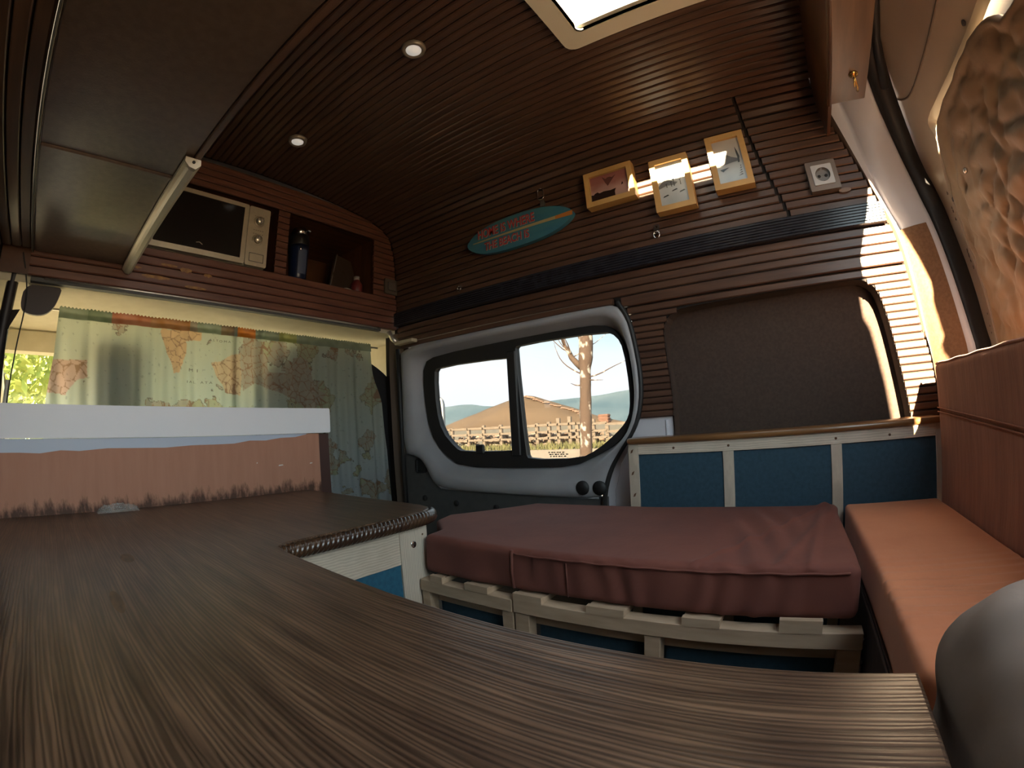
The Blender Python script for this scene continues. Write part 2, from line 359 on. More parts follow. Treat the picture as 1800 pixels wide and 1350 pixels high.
# ---------------------------------------------------------------- sliding door with window
door = empty('door_1', (-.95, 1.36, -.9), kind='structure')
RUBO = [(-1.397, .155), (-1.37, -.018), (-1.3, -.108), (-1.201, -.163), (-.882, -.163), (-.698, -.158), (-.622, -.128), (-.529, -.084), (-.486, -.03), (-.467, .056), (-.471, .147), (-.479, .221), (-.509, .285), (-.557, .310), (-.674, .314), (-.906, .313), (-1.31, .307), (-1.392, .283)]
DOUT = [(-1.506, .139), (-1.509, -.116), (-1.44, -.114), (-1.39, -.14), (-1.335, -.235), (-1.25, -.256), (-.75, -.262), (-.60, -.262), (-.573, -.24), (-.552, -.168), (-.511, -.105), (-.462, -.038), (-.438, .035), (-.432, .124), (-.443, .235), (-.456, .311), (-.486, .360), (-.56, .364), (-1.0, .364), (-1.506, .364), (-1.506, .30)]
cx, cz = -.93, .075
def polar(loop, th):
    d = Vector((math.cos(th), math.sin(th))); best = None; n = len(loop)
    for i in range(n):
        a = Vector(loop[i])-Vector((cx, cz)); b = Vector(loop[(i+1) % n])-Vector((cx, cz)); ab = b-a
        den = d.x*ab.y-d.y*ab.x
        if abs(den) < 1e-9: continue
        t = (a.x*ab.y-a.y*ab.x)/den; u = (a.x*d.y-a.y*d.x)/den
        if t > 0 and -1e-6 <= u <= 1+1e-6 and (best is None or t > best): best = t
    return best
NP = 160; rows = []
rs = smooth_loop(RUBO, 1); ds = smooth_loop(DOUT, 1)
prs = [polar(rs, 2*PI*k/NP) for k in range(NP)]; pds = [polar(ds, 2*PI*k/NP) for k in range(NP)]
for fr, y in ((0, 1.388), (.02, 1.384), (.13, 1.376), (.30, 1.362), (.42, 1.345), (.55, 1.336), (.75, 1.333), (.93, 1.336), (1.0, 1.345), (1.0, 1.37)):
    rows.append([(cx+math.cos(2*PI*k/NP)*(prs[k]+(pds[k]-prs[k])*fr), y+.02*(-(prs[k]*math.sin(2*PI*k/NP))*0), cz+math.sin(2*PI*k/NP)*(prs[k]+(pds[k]-prs[k])*fr)) for k in range(NP)])
MB().grid(rows, True, True).build('door_frame', VAN, door)
MB().plate([(-1.512, -1.0), (-.57, -1.0), (-.57, -.258), (-1.30, -.252), (-1.34, -.225), (-1.385, -.14), (-1.43, -.102), (-1.47, -.098), (-1.512, -.11)], 1.352, 1.375, fXZ).build('lower_door_panel', DGREY, door)
o = MB().tube([(-1.50, 1.351, -.105), (-1.47, 1.350, -.098), (-1.43, 1.350, -.102), (-1.385, 1.350, -.14), (-1.34, 1.350, -.225), (-1.30, 1.350, -.252), (-.60, 1.350, -.262)], .004, 6).build('panel_lip', VAN, door)
for x, z in ((-1.40, -.30), (-1.22, -.31), (-1.02, -.315), (-.86, -.318), (-.70, -.32)): MB().lathe([(.0, 0), (.012, 0), (.012, .004), (0, .004)], (x, 1.347, z), 'Y', 10).build('clip', RUB, door)
for x in (-.649, -.588): MB().lathe([(0, 0), (.024, 0), (.024, .006), (0, .006)], (x, 1.331, -.226), 'Y', 20).build('plug_hole', RUB, door)
MB().box(-1.44, -1.38, 1.349, 1.353, -.19, -.13, .01).build('speaker_hole', RUB, door)
# shut seals
MB().tube([(x-.004, 1.345, z) for x, z in smooth_loop([(-.575, -.42), (-.576, -.26), (-.548, -.165), (-.505, -.10), (-.456, -.035), (-.432, .035), (-.425, .124), (-.436, .235), (-.449, .311), (-.48, .368)], 2, False)], .009, 8).build('door_seal', RUB, door)
MB().tube([(-1.518, 1.345, -1.0), (-1.518, 1.343, .12), (-1.518, 1.335, .36)], .010, 8).build('door_seal', RUB, door)
# window unit
GL = smooth_loop(rrect(0, 1, 0, 1, .1, 2), 0)
GLL = [(-1.330, .232), (-1.325, .077), (-1.300, -.015), (-1.225, -.088), (-1.19, -.101), (-.94, -.101), (-.925, -.09), (-.94, .236), (-.952, .250), (-1.31, .256)]
GLR = [(-.911, .275), (-.889, -.112), (-.876, -.133), (-.67, -.132), (-.6, -.100), (-.537, -.054), (-.499, -.018), (-.483, .017), (-.479, .093), (-.489, .217), (-.508, .262), (-.549, .286), (-.898, .289)]
win = MB().plate(rs, 1.372, 1.400, fXZ, (smooth_loop(GLL, 1), smooth_loop(GLR, 1))).build('window_1', RUB); tag(win, kind='structure')
MB().box(-.945, -.905, 1.362, 1.374, -.12, .27, .004).build('divider', RUB, win)
MB().box(-1.115, -1.075, 1.36, 1.374, -.11, -.074, .004).build('latch', RUB, win)
MB().plate(smooth_loop([(a*1.0, b) for a, b in GLL], 1), 1.388, 1.391, fXZ).build('glass_pane', GLASS, win)
MB().plate(smooth_loop([(a*1.0, b) for a, b in GLR], 1), 1.384, 1.387, fXZ).build('glass_pane', GLASS, win)
pm = MB()
for r in range(3):
    for k in range(6+r % 2):
        x0 = -.80+k*.011+r*.003; pm.box(x0, x0+.006+.003*((k+r) % 2), 1.3835, 1.3838, -.112-r*.007, -.108-r*.007)
pm.build('glass_mark', mat('etched_mark', (.12, .10, .08), .6), win)
# body around the sliding door
tag(MB().box(-1.56, -.44, 1.375, 1.45, -1.0, -.30).build('wall_lower', DGREY), kind='structure')

# ---------------------------------------------------------------- left wall, cab partition parts
wl = MB().box(-1.60, .46, -.24, -.205, -1.0, 1.02).plate([(.46, -1.0), (.58, -1.0), (.575, 0), (.555, .57), (.542, .68), (.517, .84), (.487, .91), (.468, .935), (.46, .98), (.46, 1.02)], -.24, -.205, fXZ)
wall_left = wl.build('wall_left', BACK); tag(wall_left, kind='structure')
for k in range(11):
    z0 = .17+k*.034
    if z0 < .52: board(-1.53, .44, z0, min(z0+.034, .53), y=-.205+.0, th=-.009, parent=wall_left, name='slat')
for k in range(3):
    MB().box(-1.53, .44, -.200+k*.030, -.174+k*.030, .530, .540, .002).build('slat', SLAT, wall_left)
# rear header above the back doors
tag(MB().box(.44, .50, -.24, 1.45, .995, 1.04).build('trim_4', VAND), kind='structure')

# ================================================================= overhead front shelf with open compartments
XS = -1.54
sh = empty('overhead_shelf', (XS, .6, .455), 'stained pine overhead shelf above the cab with two open compartments', 'shelf')
def barY(y0, y1, z0, z1, m=SLATY, parent=sh, x=XS, th=.010, y1b=None, name='slat'):
    g = .0012; c = .003; z0 += g; z1 -= g; y1b = y1 if y1b is None else y1b
    sec = [(-th, z0), (-c, z0), (0, z0+c), (0, z1-c), (-c, z1), (-th, z1)]
    vs = [(x+d, y0, zz) for d, zz in sec]+[(x+d, y1 if i < 3 else y1b, zz) for i, (d, zz) in enumerate(sec)]
    return MB().add(vs, [(i, (i+1) % 6, 6+(i+1) % 6, 6+i) for i in range(6)]+[list(range(6)), list(range(6, 12))[::-1]]).build(name, m, parent)
zb = [.455, .484, .513, .543, .573, .602]
for a, b in zip(zb, zb[1:]): barY(-.11, 1.352, a, b)
def yarc(z):
    ys = [p for p in PROF if p[0] > 1.0]
    return lerp(z, [.53, .75, .84, .893, .934, .96, .975], [1.35, 1.345, 1.332, 1.308, 1.255, 1.15, 1.0]) if z < .975 else lerp(z, [.975, .987, .991], [1.0, .8, .6])
for k in range(11):
    z0 = .602+k*.0265; z1 = z0+.0265
    if z1 < .885: barY(.728, .779, z0, z1)
    barY(lerp(z0, [.6, .86, .89, .93], [1.215, 1.215, 1.10, .9]), yarc(z1)-.002, z0, z1, y1b=yarc(z1)-.002) if z1 < .87 else None
for k, (z0, z1) in enumerate(((.868, .893), (.893, .919), (.919, .946), (.946, .970))):
    y0 = .17 if k else .728
    barY(y0, yarc(z0)-.004, z0, z1, y1b=yarc(z1)-.004)
barY(.17, .728, .868, .893)
# compartment boxes
for nm, y0, y1, z0, z1 in (('compartment', .18, .728, .602, .868), ('compartment', .779, 1.215, .602, .868)):
    MB().plate([(y0-.01, z0-.01), (y1+.01, z0-.01), (y1+.01, z1+.01), (y0-.01, z1+.01)], XS-.011, XS-.013, fYZ, ([(y0, z0), (y1, z0), (y1, z1), (y0, z1)],)) \
        .box(XS-.40, XS-.011, y0-.01, y0, z0, z1).box(XS-.40, XS-.011, y1, y1+.01, z0, z1).box(XS-.40, XS-.011, y0, y1, z0-.01, z0).box(XS-.40, XS-.011, y0, y1, z1, z1+.01).box(XS-.41, XS-.40, y0, y1, z0, z1) \
        .build(nm, BEAM, sh)
MB().box(XS-.40, XS-.010, -.10, 1.36, .458, .464).build('bottom_board', BEAM, sh)
MB().plate([(-.2, .46), (1.36, .46), (1.35, .75), (1.33, .86), (1.25, .935), (1.0, .98), (-.2, .98)], XS-.014, XS-.018, fYZ, ([(.18, .602), (.728, .602), (.728, .868), (.18, .868)], [(.779, .602), (1.215, .602), (1.215, .868), (.779, .868)])).build('backing_board', BEAM, sh)
kb = MB()
for (y, z, ry, rz) in ((.39, .545, .022, .008), (.47, .540, .016, .006), (.29, .505, .05, .006), (.43, .49, .04, .005), (.33, .552, .03, .004), (.22, .528, .02, .004)):
    kb.plate([(y+ry*math.cos(2*PI*k/14), z+rz*math.sin(2*PI*k/14)*(1+.3*math.sin(3*k))) for k in range(14)], XS+.0004, XS-.001, fYZ)
kb.build('knot', KNOT, sh)
# edge trims below the shelf (metal cab header edge)
tag(MB().tube([(XS-.005, y, .452-.0*y) for y in (-.06, .3, .7, 1.1, 1.24)], .004, 6).build('trim_5', ALU), kind='structure')
tag(MB().box(XS-.028, XS-.004, -.10, 1.26, .440, .452).build('trim_6', DGREY), kind='structure')

# ---- overhead locker on the left
LZ = .527
lk = empty('overhead_locker', (-.55, .05, LZ), 'long dark brown overhead locker running along the left side under the roof', 'cabinet')
MB().box(-1.53, .44, -.105, .198, LZ+.004, .972).build('body', LOCK, lk)
for x0, x1 in ((-1.53, -.948), (-.925, -.30), (-.295, .44)): MB().box(x0, x1, -.100, .190, LZ-.002, LZ+.004, .001).build('panel', LOCK, lk)
MB().box(-.948, -.925, -.100, .188, LZ-.007, LZ+.002, .003).build('joint_strip', LOCK, lk)
MB().box(-1.53, .44, .192, .206, LZ-.006, .972, .002).build('edge_strip', SLAT, lk)
MB().box(-1.53, .44, -.112, -.103, LZ-.004, LZ+.02, .002).build('edge_strip', LOCK, lk)
MB().tube([(-1.53, -.106, LZ-.006), (.44, -.106, LZ-.006)], .0025, 6).build('bead', DGREY, lk)
led = empty('led_bar', (-1.16, .19, .51), 'slim aluminium corner light bar under the locker edge beside the microwave', 'lamp')
sec = [(.174, .520), (.206, .520), (.208, .508), (.198, .497), (.184, .500), (.174, .510)]
MB().add([(x, y, z) for x in (-1.53, -.83) for y, z in sec], [(i, (i+1) % 6, 6+(i+1) % 6, 6+i) for i in range(6)]).build('profile', ALU, led)
MB().add([(x, y, z) for x in (-1.53, -.835) for y, z in [(.180, .5025), (.186, .498), (.197, .4955), (.206, .5035)]], [(0, 1, 5, 4), (1, 2, 6, 5), (2, 3, 7, 6)]).build('diffuser', mat('led_diffuser', (.42, .41, .34), .3), led)
MB().add([(x, y, z) for x in (-.832, -.828) for y, z in sec], [list(range(6))[::-1], list(range(6, 12))]+[(i, (i+1) % 6, 6+(i+1) % 6, 6+i) for i in range(6)]).build('end_cap', mat('end_cap_grey', (.5, .47, .40), .5), led)
MB().lathe([(0, 0), (.0035, 0), (.0035, .002), (0, .002)], (-.8285, .192, .511), 'X', 10).build('screw_hole', RUB, led)

# ---- microwave
mw = empty('microwave', (-1.55, .465, .604), 'silver microwave oven with black glass door and two knobs in the shelf', 'microwave')
MB().box(-1.88, -1.562, .245, .695, .610, .850, .006).build('body', SILV, mw)
for y in (.27, .67): MB().box(-1.86, -1.58, y-.01, y+.01, .602, .611).build('foot', RUB, mw)
dr = MB().plate(rrect(.245, .604, .612, .850, .008, 3), -1.545, -1.563, fYZ, ([(.262, .632), (.586, .632), (.586, .834), (.262, .834)],)).build('door', SILV, mw)
MB().box(-1.556, -1.548, .262, .586, .632, .834).build('glass', BGLASS, dr)
MB().tube([(-1.547, .416+.012*k, .655+.004*math.sin(k*2.2)) for k in range(3)], .0012, 6).build('emblem', SILV, dr)
ct = MB().plate(rrect(.607, .695, .612, .850, .006, 3), -1.547, -1.563, fYZ).build('control_panel', SILV, mw)
for z in (.792, .716):
    MB().lathe([(.022, -1.5475), (.022, -1.5455), (0, -1.5455)], (0, .650, z), 'X', 24).build('dial', SILV, ct)
    MB().lathe([(.015, -1.546), (.0145, -1.530), (.012, -1.527), (0, -1.527)], (0, .650, z), 'X', 24).box(-1.532, -1.524, .6475, .6525, z-.012, z+.012, .001).build('knob', mat('knob_silver', (.72, .66, .55), .25, .7), ct)
MB().plate(rrect(.622, .682, .628, .662, .002, 2), -1.546, -1.548, fYZ, (rrect(.624, .680, .630, .660, .002, 2),)).build('button_outline', DGREY, ct)
for z in (.812, .755, .740):
    t_ = MB()
    for k in range(5): t_.box(-1.5465, -1.5462, .630+k*.009, .635+k*.009, z-.001, z+.0015)
    t_.build('dial_mark', mat('grey_print', (.2, .17, .13), .6), ct)

# ---- things in the right compartment
t = empty('travel_tumbler', (-1.60, .86, .602), 'navy travel tumbler with shiny steel lid in the right compartment', 'tumbler')
MB().lathe([(.030, .603), (.036, .62), (.042, .74), (.043, .755), (0, .755)], (-1.60, .862, 0), 'Z', 24).build('body', NAVY, t)
MB().lathe([(.040, .755), (.042, .762), (.042, .80), (.036, .803), (0, .803)], (-1.60, .862, 0), 'Z', 24).build('collar', mat('tumbler_collar', (.02, .018, .018), .4), t)
MB().lathe([(.036, .803), (.036, .822), (.028, .835), (0, .838)], (-1.60, .862, 0), 'Z', 24).box(-1.60, -1.545, .87, .885, .812, .820, .002).build('lid', CHROME, t)
MB().tube([(-1.560, .848, .745), (-1.557, .848, .725)], .004, 6).build('ring', CHROME, t)
MB().add([(-1.5655+.0006*0, .862+.0415*math.sin(a)*f, z) if 0 else (-1.60+.0425*math.cos(a)*f, .862+.0425*math.sin(a)*f, z) for z, f in ((.735, .985), (.63, .90)) for a in (-.5, -.25, 0, .25, .5)], [(i, i+1, i+6, i+5) for i in range(4)], True).build('label_patch', mat('grey_blue_print', (.07, .09, .16), .5), t)
t = empty('leaning_folder', (-1.66, 1.10, .602), 'dark brown board leaning diagonally inside the right compartment', 'board')
MB().add([(-1.62, 1.035, .604), (-1.60, 1.18, .604), (-1.70, 1.20, .80), (-1.70, 1.12, .815), (-1.63, 1.031, .606), (-1.61, 1.18, .606), (-1.71, 1.20, .80), (-1.71, 1.115, .815)],
         [(0, 1, 2, 3), (7, 6, 5, 4), (0, 4, 5, 1), (1, 5, 6, 2), (2, 6, 7, 3), (3, 7, 4, 0)]).build('sheet', mat('brown_card', (.05, .03, .02), .6), t)
MB().tube([(-1.615, 1.03, .606), (-1.66, 1.075, .70), (-1.695, 1.117, .816)], .003, 6).build('edge_binding', mat('grey_binding', (.16, .14, .12), .5), t)
tag(MB().add([(-1.56, 1.055, .605), (-1.555, 1.115, .605), (-1.60, 1.12, .618), (-1.60, 1.06, .61), (-1.56, 1.085, .611)], [(0, 4, 3), (0, 1, 4), (1, 2, 4), (4, 2, 3)]).build('paper_slip', PAPER), 'crumpled white slip of paper on the compartment floor', 'paper')
t = empty('small_bottle', (-1.59, 1.158, .602), 'small maroon bottle with a pale cap in the right compartment', 'bottle')
MB().lathe([(.026, .603), (.028, .61), (.028, .645), (.016, .662), (.013, .668), (0, .668)], (-1.59, 1.158, 0)).build('body', RED, t)
MB().lathe([(.014, .668), (.014, .684), (0, .685)], (-1.59, 1.158, 0)).build('cap', mat('pale_cap', (.30, .25, .22), .5), t)
t = empty('light_switch', (XS+.002, 1.315, .65), 'square bronze light switch on the shelf end beside the side wall', 'switch')
MB().plate(rrect(1.276, 1.354, .618, .690, .004, 3), XS+.009, XS, fYZ).build('plate', mat('bronze_plate', (.16, .13, .10), .4, .5), t)
MB().box(XS+.008, XS+.013, 1.292, 1.338, .634, .674, .002).build('rocker', mat('bronze_rocker', (.20, .16, .13), .35, .5), t)

# ---- ceiling lamps, hatch
for x, lab in ((-.677, 'round recessed ceiling spotlight nearer the roof hatch'), (-1.250, 'round recessed ceiling spotlight near the front shelf')):
    t = empty('ceiling_lamp', (x, .626, .982), lab, 'lamp', 'recessed ceiling spotlights')
    MB().lathe([(.021, .979), (.024, .975), (.031, .9765), (.033, .984), (.033, .988)], (x, .626, 0), 'Z', 32).build('bezel', mat('lamp_bezel', (.30, .26, .22), .35, .4), t)
    MB().lathe([(0, .9775), (.021, .9785), (.021, .985)], (x, .626, 0), 'Z', 32).build('lens', LENSM, t)
hx0, hx1, hy0, hy1 = -.352, .112, .421, .884
hat = empty('window_2', (-.12, .652, .98), kind='structure')
inner = (hx0+.056, hx1-.056, hy0+.056, hy1-.056)
MB().plate(rrect(hx0, hx1, hy0, hy1, .03, 5), .966, .982, fXY, (rrect(*inner, .015, 4),)).build('frame', PLW, hat)
MB().plate(rrect(inner[0]-.004, inner[1]+.004, inner[2]-.004, inner[3]+.004, .015, 4), .966, 1.06, fXY, (rrect(*inner, .014, 4),)).build('well', PLW, hat)
MB().box(inner[0], inner[1], inner[3]-.012, inner[3], .975, .985).build('blind_bar', PLW, hat)
MB().plate(rrect(inner[0]-.03, inner[1]+.03, inner[2]-.03, inner[3]+.03, .03, 4), 1.062, 1.068, fXY).build('dome_pane', ACRY, hat)

# ---- rear beam with key hook
beam = empty('rear_beam', (.31, .5, .745), 'dark varnished boxed beam across the roof before the rear doors', 'beam')
MB().box(.262, .272, -.19, 1.315, .752, .985).build('front_board', BEAM, beam)
MB().box(.256, .362, -.19, 1.145, .745, .753, .002).build('lower_board', BOXW, beam)
MB().box(.352, .362, -.19, 1.145, .753, .985).build('rear_board', BEAM, beam)
MB().box(.272, .352, 1.137, 1.145, .753, .985).build('end_board', BEAM, beam)
MB().tube([(.262, -.19, .745), (.262, 1.145, .745)], .005, 8).build('edge_bead', BOXW, beam)
hk = empty('brass_hook', (.32, 1.03, .744), 'small brass hook screwed under the rear beam', 'hook')
MB().lathe([(0, .738), (.011, .740), (.013, .746)], (.322, 1.03, 0), 'Z', 16).build('plate', BRASS, hk)
MB().tube([(.322, 1.03, .742), (.323, 1.035, .728), (.326, 1.052, .720), (.330, 1.075, .724), (.332, 1.088, .735)], .0028, 8).tube([(.322, 1.03, .735), (.318, 1.04, .722), (.318, 1.048, .719)], .0022, 8).build('hook_arm', BRASS, hk)

# ================================================================= rear corner pillar, seal and closed rear door
Wc = [(.25, 1.335, .96), (.275, 1.345, .872), (.313, 1.345, .728), (.351, 1.345, .587), (.387, 1.345, .432), (.401, 1.345, .295), (.412, 1.345, .161), (.427, 1.345, .079), (.45, 1.345, -.35)]
Ac = [(.32, 1.30, .985), (.352, 1.385, .886), (.363, 1.385, .701), (.387, 1.385, .536), (.423, 1.385, .438), (.430, 1.385, .306), (.435, 1.385, .169), (.442, 1.385, .067), (.46, 1.385, -.35)]
Rc = [(.405, 1.16, .955), (.436, 1.312, .865), (.474, 1.394, .726), (.500, 1.400, .561), (.509, 1.365, .448), (.515, 1.326, .281), (.520, 1.292, .145), (.522, 1.267, .080), (.53, 1.25, -.35)]
Sc = [(.445, 1.04, .975), (.464, 1.235, .897), (.520, 1.400, .692), (.546, 1.386, .54), (.555, 1.37, .427), (.56, 1.335, .278), (.565, 1.314, .144), (.567, 1.29, .087), (.575, 1.27, -.35)]
def curve(c): return smooth_loop([tuple(p) for p in c], 2, False)
Wc_, Ac_, Rc_, Sc_ = map(curve, (Wc, Ac, Rc, Sc))
def mid(a, b, f, dx=0, dy=0): return [tuple(p[k]*(1-f)+q[k]*f+(dx, dy, 0)[k] for k in range(3)) for p, q in zip(a, b)]
pl = MB().grid([[(x-.0, y+.09, z) for x, y, z in Wc_], Wc_, mid(Wc_, Ac_, .4, -.004, -.004)]).build('trim_7', mat('dark_edge_felt', (.05, .03, .02), .9)); tag(pl, kind='structure')
pl = MB().grid([mid(Wc_, Ac_, .36, 0, .01), mid(Wc_, Ac_, .9), Ac_, mid(Ac_, Rc_, .12, -.006, -.012), mid(Ac_, Rc_, .5, -.006, -.012), mid(Ac_, Rc_, .93, -.002, -.004), Rc_, [(x+.03, y+.03, z) for x, y, z in Rc_]]).build('trim_8', VANW); tag(pl, kind='structure')
ni = 17
MB().grid([c[ni:] for c in (mid(Ac_, Rc_, -.25, -.002, -.004), mid(Ac_, Rc_, .12, -.010, -.016), mid(Ac_, Rc_, .5, -.010, -.016), mid(Ac_, Rc_, .86, -.006, -.010))]).build('felt_cover', FELTP, pl)
tag(MB().grid([[(x+.02, y+.02, z) for x, y, z in Rc_], mid(Rc_, Sc_, .12, .0, .004), mid(Rc_, Sc_, .5, -.004, -.003), mid(Rc_, Sc_, .9, 0, .0), [(x+.03, y+.03, z) for x, y, z in Sc_]]).build('trim_9', RUB), kind='structure')
tag(MB().tube([(.44, .3, .975), (.45, .9, .955), (.462, 1.14, .93), (.474, 1.27, .85)], .014, 8).build('trim_10', RUB), kind='structure')
def x_door(z): return lerp(z, [-1., 0, .57, .70, .91, 1.0], [.62, .60, .58, .557, .495, .46])
dr2 = empty('door_2', (.6, .95, -1.0), kind='structure')
# sheet with a window aperture
AP = [(.60, .668), (.767, .690), (.859, .692), (.983, .698), (1.136, .708), (1.235, .714), (1.270, .703), (1.263, .66), (1.30, .629), (1.345, .56), (1.345, .46), (1.325, .324), (1.30, .212), (1.285, .05), (1.27, -.05), (.60, -.06)]
AP = smooth_loop(AP, 1)
def fD(u, v, d): return (x_door(v)+d, u, v)
def subdiv(loop, m=.05):
    o_ = []
    for i in range(len(loop)):
        a, b = loop[i], loop[(i+1) % len(loop)]; k = max(1, int(math.hypot(a[0]-b[0], a[1]-b[1])/m))
        o_ += [(a[0]+(b[0]-a[0])*j/k, a[1]+(b[1]-a[1])*j/k) for j in range(k)]
    return o_
DO = subdiv([(.56, -1.0), (1.30, -1.0), (1.33, -.1), (1.40, .3), (1.46, .55), (1.46, .70), (1.38, .85), (1.25, .95), (.56, .98)])
MB().plate(DO, -.004, .004, fD, (AP,)).build('door_skin', VAND, dr2)
MB().grid([[fD(a, b, -.004) for a, b in AP], [fD(a-.006*(1 if a > .7 else 0), b-.004, .006) for a, b in AP], [fD(a*.985+.014, b*.99, .020) for a, b in AP]], True, True).build('aperture_edge', VAND, dr2)
MB().box(.60, .62, .56, 1.36, -.1, .72).build('window_back', VAND, dr2)
MB().tube([fD(a, b, -.003) for a, b in smooth_loop([(.60, .79), (.957, .782), (1.109, .785), (1.24, .79), (1.30, .815), (1.33, .85)], 2, False)], .004, 6).build('pressed_line', mat('door_line', (.16, .12, .09), .5), dr2)
for y, z in ((.86, .703), (1.325, .50)): MB().lathe([(0, 0), (.007, .0), (.007, .004), (0, .005)], (x_door(z)-.008, y, z), 'X', 10).build('screw', DGREY, dr2)
scr = MB()
for i in range(26):
    z = random.choice([random.uniform(.44, .53), random.uniform(.10, .2), random.uniform(.3, .36)]); y = lerp(z, [.05, .212, .324, .46, .56], [1.297, 1.312, 1.335, 1.355, 1.353])+random.uniform(-.002, .004)
    h = random.uniform(.004, .014); scr.plate([(y, z), (y+.003, z+h*.2), (y+.002, z+h), (y-.001, z+h*.7)], -.0046, -.0044, fD)
scr.build('scratch', mat('dark_scratch', (.06, .04, .03), .8), dr2)
# quilted thermal cover in the window
QB = [(.60, .60), (.745, .608), (.767, .640), (.822, .664), (.894, .676), (1.039, .676), (1.171, .677), (1.235, .650), (1.284, .584), (1.306, .46), (1.289, .324), (1.262, .212), (1.25, .089), (1.245, -.04), (.60, -.04)]
QB = smooth_loop(QB, 1)
qc = (.92, .32); NQ = 96
def polar2(loop, th, c):
    d = Vector((math.cos(th), math.sin(th))); best = None; n = len(loop)
    for i in range(n):
        a = Vector(loop[i])-Vector(c); b = Vector(loop[(i+1) % n])-Vector(c); ab = b-a; den = d.x*ab.y-d.y*ab.x
        if abs(den) < 1e-9: continue
        t = (a.x*ab.y-a.y*ab.x)/den; u = (a.x*d.y-a.y*d.x)/den
        if t > 0 and -1e-6 <= u <= 1+1e-6 and (best is None or t > best): best = t
    return best
pq = [polar2(QB, 2*PI*k/NQ, qc) for k in range(NQ)]
rows = []; NR = 60
for i in range(NR+1):
    f = i/NR; row = []
    for k in range(NQ):
        r = pq[k]*f; u = qc[0]+r*math.cos(2*PI*k/NQ); v = qc[1]+r*math.sin(2*PI*k/NQ)
        a = (u*.80+v*.60)/.095; b = (-u*.60+v*.80)/.075
        wob = .75*noise.noise(Vector((u*8, v*8, 1.3)))+.25*noise.noise(Vector((u*21, v*21, 4)))
        sa, sb = abs(math.sin(PI*(a+wob))), abs(math.sin(PI*(b-wob*.8)))
        puff = (min(sa, 1)**.55)*(min(sb, 1)**.45)
        h = .017*puff+.006*noise.noise(Vector((u*30, v*30, 0)))
        edge = min(1, (1-f)/.05); rim = math.exp(-((1-f)*pq[k]/.010-.8)**2)*.012
        row.append(fD(u, v, -.004-h*edge-rim))
    rows.append(row)
qq = MB().grid(rows, True, True).grid([rows[-1], [fD(qc[0]+pq[k]*math.cos(2*PI*k/NQ), qc[1]+pq[k]*math.sin(2*PI*k/NQ), .02) for k in range(NQ)]], True, True)
o = qq.build('quilted_cover', QUILT, None, (.58, .95, .3)); tag(o, 'bronze quilted thermal cover fitted into the rear door window', 'window cover')
MB().lathe([(0, 0), (.007, .001), (.0085, .006), (.006, .010), (0, .011)], (x_door(.50)-.030, 1.155, .505), 'X', 12).build('snap_button', CHROME, o)

# ================================================================= wall things
# picture frames
FY = 1.322; FT = 1.300
def picture(x0, x1, z0, z1, label, draw):
    t = empty('picture_frame', ((x0+x1)/2, FY, z0), label, 'picture frame', 'pale wood picture frames on the slatted wall')
    b = .0185; lo_ = (x0+b, x1-b, z0+b, z1-b)
    MB().plate([(x0, z0), (x1, z0), (x1, z1), (x0, z1)], FT, FY+.016, fXZ, ([(lo_[0], lo_[2]), (lo_[1], lo_[2]), (lo_[1], lo_[3]), (lo_[0], lo_[3])],)).build('frame', FRAME, t)
    draw(t, *lo_)
def flat(parent, name, pts, m, lvl): return MB().plate(pts, FT+.009-.0004*lvl, FT+.0093-.0004*lvl, fXZ).build(name, m, parent)
G = lambda n, v, r=.25: mat('print_'+n, v, r)
def shade_sheet(parent, x0, x1, z0, z1, cols, nm):
    """printed sheet with a vertical tonal wash, as vertex colours of the print"""
    n = 14; vs = []; fs = []; cc = []
    for i in range(n+1):
        for j in range(n+1):
            u = j/n; v = i/n; vs.append((x0+(x1-x0)*u, FT+.010, z0+(z1-z0)*v))
            k = noise.noise(Vector((u*4, v*7, 2.1*x0)))*.5; q = min(max(v+k*.25, 0), .999)*(len(cols)-1); a = int(q); f = q-a
            cc.append(tuple(cols[a][m_]*(1-f)+cols[a+1][m_]*f for m_ in range(3)))
    for i in range(n):
        for j in range(n): a = i*(n+1)+j; fs.append((a, a+1, a+n+2, a+n+1))
    me = bpy.data.meshes.new(nm); off = parent.location; me.from_pydata([(a-off.x, b-off.y, c-off.z) for a, b, c in vs], [], fs)
    ca = me.color_attributes.new('ink', 'FLOAT_COLOR', 'POINT')
    for i, c in enumerate(cc): ca.data[i].color = (*c, 1)
    me.materials.append(mat('printed_sheet', (.5, .5, .5), .22, vcol='ink')); o = bpy.data.objects.new(nm, me); C.objects.link(o); o.parent = parent
def d1(t, x0, x1, z0, z1):
    shade_sheet(t, x0, x1, z0, z1, [(.42, .27, .24), (.50, .30, .27), (.34, .14, .12), (.30, .11, .10)], 'print')
    W, H = x1-x0, z1-z0; P = lambda l: [(x0+a*W, z0+b*H) for a, b in l]
    flat(t, 'printed_shape', P([(0, 0), (.62, 0), (.62, .22), (.66, .33), (.52, .30), (.34, .33), (.22, .30), (.17, .36), (.1, .33), (.06, .28), (0, .30)]), G('dark', (.03, .015, .013)), 1)
    flat(t, 'printed_shape', P([(.46, .50), (.53, .62), (.70, .88), (.60, .80), (.54, .84), (.48, .84), (.42, .80), (.33, .92), (.40, .66)]), G('maroon', (.13, .05, .045)), 1)
    flat(t, 'printed_shape', P([(.80, .40), (.84, .52), (.86, .42)]), G('dark', (.03, .015, .013)), 1)
